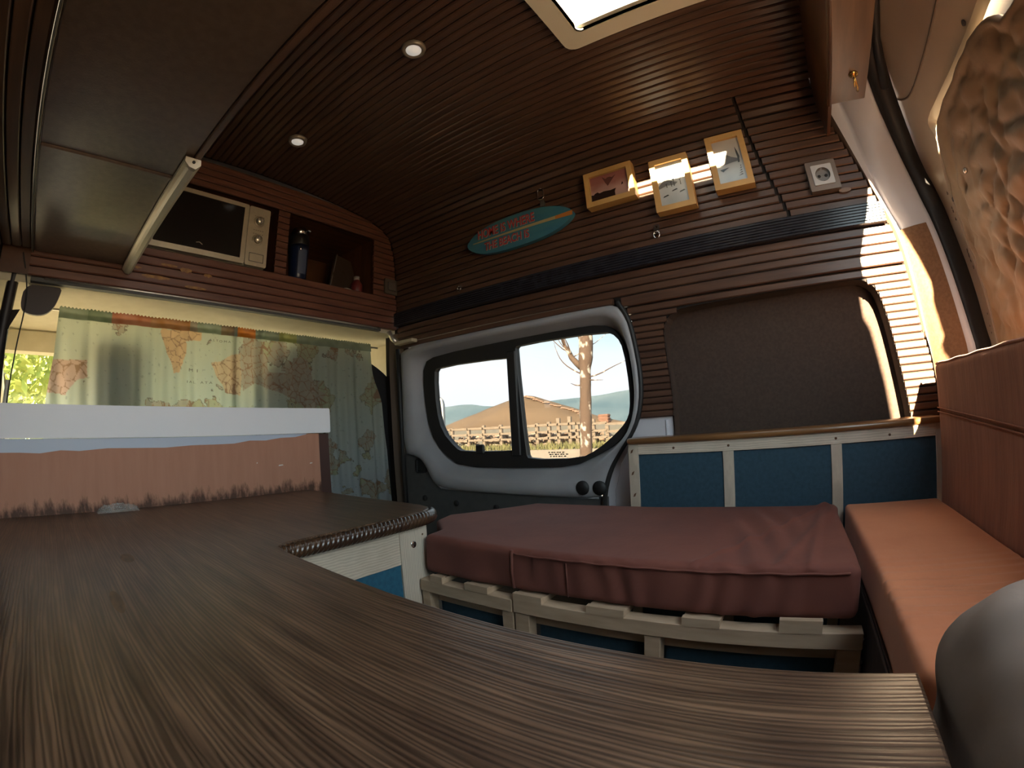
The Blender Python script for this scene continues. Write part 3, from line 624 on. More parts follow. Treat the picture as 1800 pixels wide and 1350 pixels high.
def d2(t, x0, x1, z0, z1):
    shade_sheet(t, x0, x1, z0, z1, [(.40, .43, .45), (.55, .57, .58), (.66, .67, .67), (.45, .47, .48)], 'print')
    W, H = x1-x0, z1-z0; P = lambda l: [(x0+a*W, z0+b*H) for a, b in l]
    flat(t, 'printed_shape', P([(0, .48), (.12, .56), (.28, .63), (.40, .60), (.55, .53), (.7, .50), (.6, .45), (.3, .47), (.12, .44), (0, .42)]), G('grey', (.16, .16, .17)), 1)
    for a, h in ((.55, .20), (.78, .16), (.45, .13), (.28, .10)):
        flat(t, 'printed_shape', P([(a, .42), (a+.03, .42), (a+.02, .42+h*.7), (a+.05, .42+h), (a-.01, .42+h*.8), (a-.05, .42+h*.9), (a, .42+h*.65)]), G('black', (.02, .02, .02)), 2)
    for a, b in ((.10, .20), (.44, .30), (.70, .24)): flat(t, 'printed_shape', P([(a, b), (a+.22, b+.03), (a+.18, b+.055), (a+.03, b+.03)]), G('black', (.02, .02, .02)), 2)
def d3(t, x0, x1, z0, z1):
    shade_sheet(t, x0, x1, z0, z1, [(.32, .36, .40), (.42, .46, .48), (.40, .40, .40), (.46, .43, .41), (.50, .46, .44)], 'print')
    W, H = x1-x0, z1-z0; P = lambda l: [(x0+a*W, z0+b*H) for a, b in l]
    flat(t, 'printed_shape', P([(0, .62), (.14, .67), (.28, .70), (.42, .66), (.60, .58), (.82, .52), (.9, .46), (.55, .45), (.25, .42), (0, .42)]), G('slate', (.10, .09, .09)), 1)
    flat(t, 'printed_shape', P([(.80, .42), (.86, .42), (.90, .55), (.86, .68), (.80, .80), (.80, .66), (.82, .55)]), G('black', (.02, .02, .02)), 2)
    flat(t, 'printed_shape', P([(.10, .33), (.45, .35), (.30, .31), (.2, .27)]), G('black', (.02, .02, .02)), 2)
    for k in range(5): flat(t, 'printed_shape', P([(.72+.03*k, .12+.05*k), (.90, .14+.05*k), (.86, .16+.05*k)]), G('slate', (.10, .09, .09)), 2)
picture(-.536, -.361, .700, .832, 'pale wood frame holding a dusky pink landscape print, leftmost of the three', d1)
picture(-.302, -.174, .617, .804, 'pale wood frame with black and white mountain and palms print, middle of three', d2)
picture(-.108, .014, .643, .832, 'pale wood frame with grey mountain and lake print, nearest the wall joint', d3)
# socket
t = empty('power_socket', (.218, 1.335, .635), 'square grey-framed wall power socket near the rear pillar', 'socket')
MB().plate(rrect(.172, .262, .587, .682, .003, 3), 1.324, 1.348, fXZ, ([(.217+.0226*math.cos(2*PI*k/24), .635+.0226*math.sin(2*PI*k/24)) for k in range(24)],)).build('plate', mat('socket_frame', (.20, .16, .14), .4, .3), t)
ins = MB().plate(rrect(.186, .248, .603, .667, .003, 3), 1.320, 1.326, fXZ, ([(.217+.0225*math.cos(2*PI*k/24), .635+.0225*math.sin(2*PI*k/24)) for k in range(24)],)).build('insert', mat('socket_insert', (.50, .50, .52), .4, .2), t)
MB().lathe([(.0225, -.004), (.0215, .010), (0, .010)], (.217, 1.324, .635), 'Y', 24, False, False).build('well', mat('socket_well', (.20, .20, .21), .4), t)
for dx in (-.0095, .0095): MB().lathe([(0, 0), (.0048, 0), (.0048, .001), (0, .001)], (.217+dx*1.1, 1.3315, .635), 'Y', 10).build('contact_hole', RUB, t)
MB().lathe([(0, 0), (.002, 0), (.002, .001), (0, .001)], (.217, 1.3325, .635), 'Y', 10).build('centre_screw', CHROME, t)
for z in (.656, .610): MB().box(.214, .220, 1.3215, 1.333, z, z+.004).build('earth_clip', CHROME, t)
tag(MB().plate([(.272+.012*math.cos(2*PI*k/12)*1.6, .583+.007*math.sin(2*PI*k/12)) for k in range(12)], 1.3395, 1.345, fXZ).build('wood_knot', mat('grey_knot', (.20, .14, .11), .5), wall_right))
# surfboard sign
sb = empty('surfboard_sign', (-.835, 1.336, .64), 'small blue wooden surfboard sign with red lettering', 'sign')
def surf_half(u): # u 0..1 tail to nose (left to right): half height
    return .066*(1-abs(2*(u-.47)/(1.06 if u > .47 else .94))**2.6)**.62 if 0 < u < 1 else 0
up = []; n = 40
for k in range(n+1): u = .5-.5*math.cos(PI*k/n); up.append((u, surf_half(min(max(u, .0005), .9995))))
X0, X1, ZC = -1.072, -.598, .7125
outl = [(X0+(X1-X0)*u, ZC+h) for u, h in up]+[(X0+(X1-X0)*u, ZC-h) for u, h in up[::-1][1:-1]]
MB().plate(outl, 1.318, 1.338, fXZ).build('board', mat('worn_blue_paint', (.035, .15, .24), .5, c2=(.06, .20, .24), scale=9, stretch=(1, 1, 5), lo=.3, hi=.7), sb)
MB().plate([(X0+.03, ZC-.001), (X1-.002, ZC-.007), (X1-.002, ZC+.007), (X0+.03, ZC+.003)], 1.3172, 1.3178, fXZ).build('stringer', mat('cream_stripe', (.42, .33, .16), .5), sb)
MB().plate([(X1-.07, ZC-.007), (X1-.001, ZC-.009), (X1-.001, ZC+.009), (X1-.07, ZC+.006)], 1.3164, 1.3170, fXZ).build('stringer_tip', mat('orange_stripe', (.50, .17, .03), .5), sb)
def text_mesh(body, name, m, parent, x, z, wdt, hgt, y, bold=.0, flip=False):
    cu = bpy.data.curves.new(name, 'FONT'); cu.body = body; cu.align_x = 'LEFT'; cu.offset = bold; cu.resolution_u = 3
    tmp = bpy.data.objects.new(name, cu); C.objects.link(tmp); bpy.context.view_layer.update()
    me = bpy.data.meshes.new_from_object(tmp); bpy.data.objects.remove(tmp)
    xs = [v.co.x for v in me.vertices]; ys = [v.co.y for v in me.vertices]; ax, bx, ay, by = min(xs), max(xs), min(ys), max(ys)
    off = parent.location
    for v in me.vertices:
        u = (v.co.x-ax)/(bx-ax); q = (v.co.y-ay)/(by-ay); v.co = Vector((x+u*wdt-off.x, y-off.y, z+q*hgt-off.z))
    me.materials.clear(); me.materials.append(m); o = bpy.data.objects.new(name, me); C.objects.link(o); o.parent = parent; return o
REDL = mat('red_lettering', (.42, .035, .045), .5); PALEL = mat('pale_letter_edge', (.40, .36, .30), .5)
for body, x, z, wd, hg in (('HOME IS WHERE', -1.015, .7245, .262, .038), ('THE BEACH IS', -.985, .668, .205, .034)):
    text_mesh(body, 'lettering_edge', PALEL, sb, x+.0012, z-.0014, wd, hg, 1.3166, .035); text_mesh(body, 'lettering', REDL, sb, x, z, wd, hg, 1.3156, .015)
# hooks
t = empty('snap_hook', (-.722, 1.332, .81), 'chrome carabiner hook on the wall above the surfboard sign', 'hook')
MB().box(-.732, -.714, 1.328, 1.342, .778, .806, .002).build('strap', mat('grey_webbing', (.06, .055, .05), .8), t)
lp = [(-.722+.0125*math.cos(a)+(0), 1.322, .829+.0125*math.sin(a)+(.010 if math.sin(a) > 0 else -.012)) for a in [2*PI*k/20 for k in range(20)]]
MB().tube(lp, .0022, 8, closed=True).build('loop', CHROME, t)
t = empty('eye_plate', (-.317, 1.345, .572), 'steel eye plate with ring on the slats below the middle picture frame', 'hook')
MB().plate(rrect(-.329, -.310, .562, .596, .008, 4), 1.337, 1.342, fXZ, ([(-.3195+.0035*math.cos(2*PI*k/10), .587+.0035*math.sin(2*PI*k/10)) for k in range(10)],)).build('plate', CHROME, t)
MB().tube([(-.3215+.010*math.cos(2*PI*k/16), 1.333, .560+.012*math.sin(2*PI*k/16)) for k in range(16)], .002, 6, closed=True).build('ring', CHROME, t)
MB().tube([(-.329, 1.337, .570), (-.3195, 1.332, .570), (-.310, 1.337, .570)], .003, 6).build('bracket', CHROME, t)
t = empty('eye_ring', (-1.136, 1.345, .556), 'small steel ring on the wall near the front end of the ribbed rail', 'hook')
MB().tube([(-1.136+.009*math.cos(2*PI*k/16), 1.333, .553+.012*math.sin(2*PI*k/16)) for k in range(16)], .0016, 6, closed=True).build('ring', CHROME, t)
MB().box(-1.140, -1.130, 1.334, 1.346, .560, .568).build('bracket', CHROME, t)
# cream handle strip at the front corner
tag(MB().box(-1.50, -1.385, 1.30, 1.335, .372, .388, .003).build('cream_ledge', mat('cream_wood', (.50, .44, .30), .6)), 'short cream wooden ledge in the corner beside the side window', 'ledge')
tag(MB().tube([(-1.535, 1.30, .44), (-1.52, 1.31, .405), (-1.50, 1.32, .385)], .011, 8).build('corner_pipe', ALU), 'short bent metal piece in the corner above the cream ledge', 'pipe')
# ================================================================= blue side cabinet under the blanked window
CY = 1.27
cb = empty('side_cabinet', (-.03, 1.32, -1.0), 'low side cabinet with petrol blue panels and pine frame beneath the blanked window', 'cabinet')
tp = MB().box(-.462, .41, CY-.010, 1.352, -.084, -.066, .007).build('top_board', mat('varnished_top', (.16, .075, .028), .3, c2=(.24, .115, .04), scale=5, stretch=(1, 8, 8), coat=.3), cb)
MB().box(-.43, .392, CY, CY+.02, -.115, -.084, .001).build('top_rail', PINE, cb)
for x0, x1 in ((-.461, -.43), (-.182, -.152), (.111, .140), (.392, .41)):
    top = -.084 if x0 < -.4 or x0 > .3 else -.115
    MB().box(x0, x1, CY, CY+.02, -.96, top, .001).build('post', PINEV, cb)
for x0, x1 in ((-.43, -.182), (-.152, .111), (.140, .392)): MB().box(x0, x1, CY+.005, CY+.012, -.94, -.115).build('panel', BLUED, cb)
MB().box(-.461, .41, CY+.02, 1.33, -.99, -.95).build('plinth', PINEB, cb)
MB().box(-.461, -.455, CY+.02, 1.345, -.95, -.084).build('side_panel', BLUE, cb)
for x, z in ((-.322, -.099), (-.165, -.100), (.125, -.100), (.268, -.102)): MB().lathe([(0, 0), (.0035, 0), (.0035, .002), (0, .002)], (x, CY-.001, z), 'Y', 10).build('screw', KNOTD, cb)
for x, z in ((-.450, -.105), (-.447, -.235), (-.45, -.17)): MB().plate([(x-.004, z-.006), (x+.002, z-.004), (x+.006, z+.007), (x-.001, z+.003)], CY-.0006, CY+.001, fXZ).build('knot', KNOTD, cb)

# ================================================================= bench/bed
bf = empty('bed_frame', (-.4, .95, -1.0), 'raw pine slatted bed frame under the long rust mattress', 'bed frame')
MB().box(-.822, -.545, .752, .785, -.408, -.378, .001).build('rail', PINEB, bf); MB().box(-.541, .128, .752, .785, -.406, -.376, .001).build('rail', PINEB, bf)
MB().box(-.822, .128, 1.20, 1.235, -.408, -.378).build('rail', PINEB, bf)
for x0, x1 in ((-.574, -.545), (-.540, -.505), (-.253, -.222), (.088, .128), (-.822, -.795)): MB().box(x0, x1, .756, .785, -1.0, -.408, .001).build('post', PINEB, bf)
for x0, x1 in ((-.785, -.745), (-.674, -.608), (-.540, -.470), (-.369, -.292), (-.182, -.114), (-.013, .059)):
    tz = -.354 if x0 > -.02 else -.361
    sl = [(.751, -.3775), (1.22, -.3775), (1.22, -.3645), (.764, -.3645), (.764, tz), (.751, tz)]
    MB().plate(sl, x0, x1, fYZ).build('slat', PINEB, bf)
for x0, x1 in ((-.80, -.574), (-.505, -.253), (-.222, .088)): MB().box(x0, x1, .800, .806, -.98, -.408).build('panel', BLUED, bf)
MB().box(-.80, .088, .786, .80, -.440, -.412).build('inner_rail', PINEB, bf)
# mattress: rounded, wrinkled surface
def cushion(name, x0, x1, y0, y1, z0, z1, r, m, fn, nx=120, ny=60, nz=14, parent=None, corner=.05, warp=None):
    b = bmesh.new(); hx, hy, hz = (x1-x0)/2, (y1-y0)/2, (z1-z0)/2; cxx, cyy, czz = (x0+x1)/2, (y0+y1)/2, (z0+z1)/2
    mb = MB()
    def face(N, M, f):
        rows = []
        for i in range(N+1):
            rows.append([f(-1+2*i/N, -1+2*j/M) for j in range(M+1)])
        mb.grid(rows, True)
    def P(a, bb, c):
        v = Vector((a*hx, bb*hy, c*hz)); k = Vector((max(-hx+r, min(hx-r, v.x)), max(-hy+r, min(hy-r, v.y)), max(-hz+r, min(hz-r, v.z))))
        d = v-k
        if d.length > 1e-9: nrm = d.normalized(); v = k+nrm*r
        else: nrm = Vector((0, 0, 1))
        if abs(a) == 1 and d.length > 0 and abs(d.y) < 1e-9 and abs(d.z) < 1e-9: nrm = Vector((a, 0, 0))
        q = v+Vector((cxx, cyy, czz)); q += nrm*fn(q, nrm)
        if warp: q = warp(q)
        return tuple(q)
    sp = lambda t: t
    face(nx, ny, lambda a, c: P(a, c, 1)); face(nx, ny, lambda a, c: P(a, c, -1)); face(nx, nz, lambda a, c: P(a, -1, c)); face(nx, nz, lambda a, c: P(a, 1, c))
    face(ny, nz, lambda a, c: P(-1, a, c)); face(ny, nz, lambda a, c: P(1, a, c))
    b.free(); return mb.build(name, m, parent, None if parent else (cxx, cyy, z0))
def fn_m(q, n):
    h = .003*noise.noise(Vector((q.x*5, q.y*4, q.z*5)))
    if n.z > .5:   # gathers toward the right front, radiating lines
        t = max(0, min(1, (q.x+.25)/.3)); h += max(0, min(1, (1.235-q.y)/.12))*t*.010*math.sin((q.x*1.0+(q.y-.77)*.25)*95+2*noise.noise(Vector((q.x*8, q.y*3, 0))))*max(0, noise.noise(Vector((q.x*7+3, q.y*2, 5)))+.35)
        h += .0045*math.exp(-((q.x+.17-(q.y-.77)*.55)/.007)**2)+.005*math.exp(-((q.x+.02-(q.y-.77)*.30)/.012)**2)+.006*math.exp(-((q.x-.035-(q.y-.77)*.10)/.010)**2)
    if n.y < -.5:
        h += .0045*math.sin(q.x*110+3*noise.noise(Vector((q.x*9, 0, q.z*10))))*max(0, noise.noise(Vector((q.x*4, 0, 7)))+.4)*min(1, (q.x+.55)*8 if q.x > -.55 else 0)
        h += .006*noise.noise(Vector((q.x*14, q.z*12, 3)))*(1 if q.x < -.5 else .2)
    return h
mt = empty('mattress', (-.4, 1.0, -.36), 'long rust brown fabric mattress on the slatted frame under the side window', 'mattress')
def warp_m(q):
    wgt = max(0, min(1, (-.30-q.x)/.515))**1.5
    return Vector((q.x+wgt*lerp(q.y, [.768, .84, .93, 1.0, 1.26], [0, -.01, -.11, -.13, .035]), q.y, q.z))
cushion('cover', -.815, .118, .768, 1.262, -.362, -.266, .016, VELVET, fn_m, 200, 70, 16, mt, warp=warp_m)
MB().tube([(-.54+.01*k, .7655, -.278+.0008*math.sin(k*.9)) for k in range(65)], .0022, 6).build('piping', VELVET, mt)
MB().tube([(-.547, .768, -.27), (-.549, .767, -.32), (-.546, .768, -.356)], .0035, 6).build('piping', VELVET, mt)
MB().tube([(-.418, .768, -.285), (-.416, .767, -.356)], .0016, 6).build('seam', VELVET, mt)
# narrow cushion at the rear
def fn_n(q, n):
    h = .002*noise.noise(Vector((q.x*6, q.y*6, q.z*5)))
    if n.z > .5:
        a = (q.y-.66-(q.x-.27)*-.12); h -= .0050*math.exp(-((a)/.0032)**2)+.0040*math.exp(-((a-.040)/.003)**2)*max(0, min(1, (.33-q.x)*10))+.0045*math.exp(-((a+.016)/.003)**2)*max(0, min(1, (q.x-.20)*12))+.003*math.exp(-((a+.07)/.003)**2)*max(0, min(1, (.36-q.x)*10))
        h += .0016*math.sin(q.y*210+2.5*noise.noise(Vector((q.x*5, q.y*9, 0))))*math.exp(-((q.y-.66)/.11)**2)
    return h
bc = tag(cushion('bench_cushion', .142, .392, .45, 1.262, -.352, -.268, .012, VELV_LIT, fn_n, 60, 260, 10), 'narrow glow-tinted rust bench cushion beside the rear backrest', 'cushion')
bx = empty('rear_bench', (.3, .8, -1.0), 'dark fabric-covered rear bench box under the narrow cushion', 'bench')
MB().box(.144, .56, .44, 1.262, -1.0, -.358).build('body', mat('dark_bench_fabric', (.045, .026, .02), .9, c2=(.06, .035, .025), scale=60), bx)
MB().box(.139, .143, .452, 1.0, -.95, -.36, .001).build('front_panel', mat('dark_bench_fabric', (.045, .026, .02), .9), bx)
# plastic scrap
v = []
for i in range(9):
    for j in range(9): v.append((.138-.010*abs(noise.noise(Vector((i*.5, j*.5, 2))))-.004, .775+.011*i-.0025*j+.006*noise.noise(Vector((i*.6, j*.6, 0))), -.475+.0095*j+.004*noise.noise(Vector((i*.8, j*.8, 4)))))
pbm = mat('crumpled_plastic', (.62, .52, .52), .2, trans=.4)
tag(MB().add(v, [(i*9+j, i*9+j+1, i*9+j+10, i*9+j+9) for i in range(8) for j in range(8) if not ((i < 2 and j > 3) or (i > 6 and j > 5))], False).build('plastic_bag', pbm), 'crumpled pinkish plastic bag hanging between mattress frame and rear bench', 'plastic bag')
# backrest
bk = cushion('backrest_cushion', .395, .495, .10, 1.252, -.29, .062, .016, CORD, lambda q, n: .003*noise.noise(Vector((q.x*6, q.y*6, q.z*6)))+(-.003*math.exp(-((q.z+.052+.028*(1.25-q.y)/.45)/.004)**2) if n.x < -.5 else 0), 12, 120, 60)
tag(bk, 'tall rust brown ribbed backrest cushion against the rear door', 'cushion')
MB().tube([(.402, 1.245-.02*k, .060+.001*math.sin(k)) for k in range(57)], .0035, 6).build('piping', CORD, bk)
for dz in (-.045, -.055): MB().tube([(.3945, 1.248-.02*k, dz-.028*(k*.02)/.45) for k in range(57)], .0018, 6).build('seam', CORD, bk)
# near rolled padding
def fn_b(q, n): return .012*noise.noise(Vector((q.x*9, q.y*9, q.z*9)))+.006*noise.noise(Vector((q.x*22, q.y*22, q.z*22)))
tag(cushion('padded_bolster', .122, .372, .02, .425, -.388, -.138, .082, TAUPE, fn_b, 40, 50, 40), 'rounded taupe padded bolster in the near right corner at the worktop end', 'bolster')
tag(MB().box(.122, .56, -.20, .42, -1.0, -.408, .004).build('rear_locker_box', mat('dark_bench_fabric', (.045, .026, .02), .9)), 'dark low box carrying the taupe bolster behind the worktop', 'box')

# ================================================================= kitchen block with L-shaped worktop
HT = -.21
kc = empty('kitchen_cabinet', (-.7, .1, -1.0), 'white-framed kitchen cabinet with blue panels under the dark worktop', 'cabinet')
MB().box(-1.50, .10, -.195, .33, -.99, -.246).box(-1.50, -.85, .33, .80, -.99, -.246).build('carcass', PINEB, kc)
MB().box(-.848, -.832, .33, .705, -.331, -.246, .001).build('top_rail', PINE, kc)
MB().box(-.846, -.836, .33, .708, -.96, -.331).build('panel', BLUE, kc)
MB().box(-.850, -.829, .705, .797, -.99, -.246, .0015).build('post', PINEV, kc)
MB().lathe([(0, 0), (.0085, 0), (.010, -.002), (0, -.003)], (-.8285, .748, -.288), 'X', 16).build('screw', CHROME, kc)
MB().box(-.829, -.8275, .7475, .7485, -.293, -.283).box(-.829, -.8275, .743, .753, -.2885, -.2875).build('screw_slot', RUB, kc)
MB().plate([(.780+.003*math.cos(k), -.268+.003*math.sin(k)) for k in range(6)], -.8285, -.830, fYZ).build('knot', KNOTD, kc)
WO = [(-1.528, -.203), (.108, -.203), (.108, .355), (-.20, .355), (-.45, .358), (-.678, .366), (-.765, .370), (-.800, .378), (-.818, .400), (-.822, .484), (-.824, .60), (-.826, .74), (-.830, .795), (-.845, .825), (-.868, .845), (-.91, .858), (-.98, .862), (-1.366, .866), (-1.52, .862), (-1.528, .85)]
wt = empty('worktop', (-.7, .1, -.245), 'L-shaped dark brown wooden worktop with strong grain filling the foreground', 'worktop')
b_ = bmesh.new(); vv = [b_.verts.new((a, b, -.244)) for a, b in WO]; f_ = b_.faces.new(vv); r_ = bmesh.ops.extrude_face_region(b_, geom=[f_])
for q in r_['geom']:
    if isinstance(q, bmesh.types.BMVert): q.co.z = HT
bmesh.ops.recalc_face_normals(b_, faces=b_.faces[:])
te = [e_ for e_ in b_.edges if all(abs(v_.co.z-HT) < 1e-6 for v_ in e_.verts)]
bmesh.ops.bevel(b_, geom=te, offset=.004, segments=3, affect='EDGES', profile=.5)
MB().bm(b_, False).build('slab', TOPW, wt)
# twisted rope edge along the short leg
RP = smooth_loop([(-.80, .372), (-.812, .40), (-.815, .50), (-.817, .62), (-.818, .74), (-.822, .79), (-.836, .825), (-.860, .846)], 2, False)
L_ = 0.; rows = []
for i in range(len(RP)-1):
    a, b = Vector(RP[i]), Vector(RP[i+1]); sg = max(1, int((b-a).length/.0012))
    for j in range(sg):
        p = a+(b-a)*(j/sg); d = (b-a).normalized(); nrm = Vector((d.y, -d.x)); L_ += (b-a).length/sg; ring = []
        tip = min(1, max(0, (p.y-.76)/.05)); amp = .0013*(1-tip)
        for k in range(15):
            an = -PI/2+PI*k/14; rr = 1+0*k
            w_ = amp*(abs(math.sin(PI*(L_/.0125)-an*1.9))*2-1)
            ring.append((p.x+nrm.x*(.016+w_)*math.cos(an)*1.0, p.y+nrm.y*(.016+w_)*math.cos(an), -.2275+(.0168+w_*.6)*math.sin(an)))
        rows.append(ring)
MB().grid(rows, True).build('rope_edge', NOSE, wt)
for x, y, rx, ry in ((-.90, .112, .035, .012), (-.665, .06, .05, .008)):
    MB().add([(x, y, HT+.0003)]+[(x+rx*math.cos(2*PI*k/20), y+ry*math.sin(2*PI*k/20), HT+.0003) for k in range(20)], [(0, k+1, (k+1) % 20+1) for k in range(20)]).build('knot', mat('lighter_knot', (.15, .08, .035), .45, c2=(.07, .035, .02), scale=25, stretch=(1, 4, 1)), wt)
# splash panel + white board at the cab end
bp = empty('cab_partition', (-1.54, .4, -.21), 'salmon stained plywood upstand at the front end of the worktop', 'partition')
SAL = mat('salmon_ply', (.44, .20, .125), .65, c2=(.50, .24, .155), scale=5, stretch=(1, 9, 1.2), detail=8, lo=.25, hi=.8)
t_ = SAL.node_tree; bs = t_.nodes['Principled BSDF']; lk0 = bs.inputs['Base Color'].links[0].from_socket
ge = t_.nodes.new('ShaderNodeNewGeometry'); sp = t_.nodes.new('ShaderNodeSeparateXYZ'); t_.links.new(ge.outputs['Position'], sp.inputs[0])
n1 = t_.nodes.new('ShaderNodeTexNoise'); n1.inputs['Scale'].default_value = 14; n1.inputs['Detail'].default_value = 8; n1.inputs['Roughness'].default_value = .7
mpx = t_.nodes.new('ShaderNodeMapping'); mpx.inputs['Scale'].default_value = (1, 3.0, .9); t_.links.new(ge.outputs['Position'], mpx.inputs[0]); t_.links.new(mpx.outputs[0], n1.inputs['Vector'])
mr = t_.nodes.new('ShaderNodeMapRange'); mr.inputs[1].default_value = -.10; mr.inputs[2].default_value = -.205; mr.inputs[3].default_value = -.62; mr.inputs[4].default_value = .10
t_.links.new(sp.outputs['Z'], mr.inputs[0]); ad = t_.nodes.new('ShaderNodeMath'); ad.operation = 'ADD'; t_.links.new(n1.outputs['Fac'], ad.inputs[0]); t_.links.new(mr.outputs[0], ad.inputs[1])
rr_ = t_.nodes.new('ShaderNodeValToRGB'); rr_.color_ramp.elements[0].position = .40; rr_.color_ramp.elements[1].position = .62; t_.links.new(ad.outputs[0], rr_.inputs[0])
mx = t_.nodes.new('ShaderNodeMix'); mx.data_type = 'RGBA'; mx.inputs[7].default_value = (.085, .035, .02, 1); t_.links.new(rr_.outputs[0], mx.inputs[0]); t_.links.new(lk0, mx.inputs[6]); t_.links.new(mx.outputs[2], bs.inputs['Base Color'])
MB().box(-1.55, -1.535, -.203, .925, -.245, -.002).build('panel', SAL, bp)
MB().box(-1.552, -1.538, .925, .972, -.30, -.004, .001).build('end_post', mat('dark_end_post', (.06, .022, .016), .6), bp)
ye = [-.20, -.154, -.10, -.041, .02, .075, .16, .248, .34, .43, .513, .58, .639, .70, .76, .822, .87]
ze = [-.036, -.036, -.040, -.039, -.035, -.035, -.032, -.031, -.031, -.029, -.029, -.026, -.020, -.020, -.014, -.012, -.003]
MB().plate([(y, z+.002*math.sin(y*50)) for y, z in zip(ye, ze)]+[(.87, -.001), (-.20, -.001)], -1.5342, -1.536, fYZ).build('paint_smear', mat('pale_blue_smear', (.52, .58, .70), .5), bp)
ch = MB()
for y, z, a, b in ((.663, -.098, .002, .002), (.757, -.112, .010, .0025), (.885, -.113, .006, .002)): ch.plate([(y-a, z-b), (y+a, z-b*.3), (y+a*.7, z+b), (y-a*.8, z+b*.8)], -1.5344, -1.536, fYZ)
ch.build('chipped_spot', PAPER, bp)
o = MB().plate(rrect(-.203, .974, .000, .094, .006, 3), -1.526, -1.556, fYZ).build('white_board', WHITE, None, (-1.54, .4, 0)); tag(o, 'long white painted board on top of the salmon upstand', 'board')
# clear plastic bag on worktop
v = []
for i in range(17):
    for j in range(11):
        u, q = i/16, j/10
        e_ = math.sin(PI*min(1, max(0, u)))**.5*math.sin(PI*q)**.6
        v.append((-1.515+.055*q+.006*noise.noise(Vector((i*.5, j*.5, 1))), .112+.125*u+.005*noise.noise(Vector((i*.6, j*.4, 9))), HT+.002+.030*e_*(.55+.8*abs(noise.noise(Vector((i*.45, j*.45, 3)))))+.002*noise.noise(Vector((i, j, 0)))))
CP = bpy.data.materials.new('clear_plastic'); CP.use_nodes = True; t_ = CP.node_tree; b0 = t_.nodes['Principled BSDF']; b0.inputs['Base Color'].default_value = (.75, .72, .68, 1); b0.inputs['Roughness'].default_value = .12
b0.inputs['Specular IOR Level'].default_value = 1.0; tr = t_.nodes.new('ShaderNodeBsdfTransparent'); mi = t_.nodes.new('ShaderNodeMixShader'); mi.inputs[0].default_value = .28
t_.links.new(tr.outputs[0], mi.inputs[1]); t_.links.new(b0.outputs[0], mi.inputs[2]); t_.links.new(mi.outputs[0], t_.nodes['Material Output'].inputs[0])
tag(MB().add(v, [(i*11+j, i*11+j+1, i*11+j+12, i*11+j+11) for i in range(16) for j in range(10)], False).build('clear_plastic_bag', CP), 'small crumpled clear plastic bag lying on the worktop by the upstand', 'plastic bag')

# ================================================================= cab: curtains, seats, header, windscreen
CX = -1.62
def inside(p, poly):
    c = False; n = len(poly)
    for i in range(n):
        a, b = poly[i], poly[i-1]
        if (a[1] > p[1]) != (b[1] > p[1]) and p[0] < (b[0]-a[0])*(p[1]-a[1])/(b[1]-a[1])+a[0]: c = not c
    return c
P1 = [(.341, .357), (.485, .368), (.483, .327), (.433, .319), (.424, .244), (.416, .214), (.392, .213), (.374, .26), (.357, .297), (.342, .334)]
P2 = [(.640, .298), (.578, .274), (.524, .25), (.542, .211), (.573, .182), (.58, .152), (.640, .143)]
P3 = [(-.03, .232), (.099, .234), (.1, .18), (.069, .174), (.044, .144), (.037, .127), (-.03, .134)]
P4 = [(.65, .37), (.74, .30), (.76, .24), (.85, .235), (.87, .30), (.93, .30), (.96, .2), (1.02, .16), (.95, .08), (.9, .12), (.8, .16), (.70, .19), (.65, .16)]
def mapcol(y, z, side):
    q = Vector((y*9, z*9, side*5)); wy = y+.008*noise.noise(q*2.2); wz = z+.008*noise.noise(q*2.2+Vector((9, 0, 0)))
    daylight = max(0, min(1, (.15-z)/.4)) if side else 0  # daylight falling on the lower right panel, painted in as a bluish tint
    sea = Vector((.52-.04*daylight, .57-.03*daylight, .45+.12*daylight)); n0 = noise.noise(Vector((y*3, z*3, 0)))
    col = sea+Vector((.03, .02, .0))*n0; land = None
    if inside((wy, wz), P1): land = Vector((.62, .44, .26))
    elif inside((wy, wz), P2): land = Vector((.60, .47, .30))
    elif inside((wy, wz), P3): land = Vector((.58, .42, .33))
    elif side and inside((wy, wz), P4): land = Vector((.46, .41, .31))
    else:
        m_ = noise.fractal(Vector((y*5.5+3.3, z*5.5, side)), .9, 2.0, 5)
        if (side and m_ > .10) or m_ > .42: land = Vector((.46, .43, .33)) if noise.noise(q*.7) > 0 else Vector((.46, .47, .30))
        if abs(m_-(.10 if side else .42)) < .012: return Vector((.22, .20, .15))
    if land is not None:
        c_ = noise.cell_vector(Vector((y*26, z*26, 2))) if hasattr(noise, 'cell_vector') else Vector((0, 0, 0))
        d, pts = noise.voronoi(Vector((wy*34, wz*34, 0)))
        if d[1]-d[0] < .05: return Vector((.34, .22, .14))
        col = land*(.92+.16*abs(noise.noise(pts[0]*3)))
    if noise.noise(Vector((y*90, z*90, 4))) > .55: col = col*.75
    return col
def bandcol(y, z, side):
    n0 = noise.noise(Vector((y*40, z*40, 0)))*.06
    if .17 < y < .30: c = Vector((.42, .18, .11))
    elif .30 <= y < .44: c = Vector((.40, .20, .09))
    elif .44 <= y < .47: c = Vector((.30, .26, .20))
    elif side and y < .70: c = Vector((.55, .20, .05))
    elif side and .80 < y < .88: c = Vector((.34, .36, .14))
    elif .56 < y < .61: c = Vector((.26, .19, .12))
    elif .09 < y < .17: c = Vector((.20, .25, .17))
    else: c = Vector((.27, .32, .24))
    return Vector((c.x+n0, c.y+n0, c.z+n0))
CURT = mat('map_print_cotton', (.5, .5, .4), .9, vcol='dye_daylight', trans=.62)
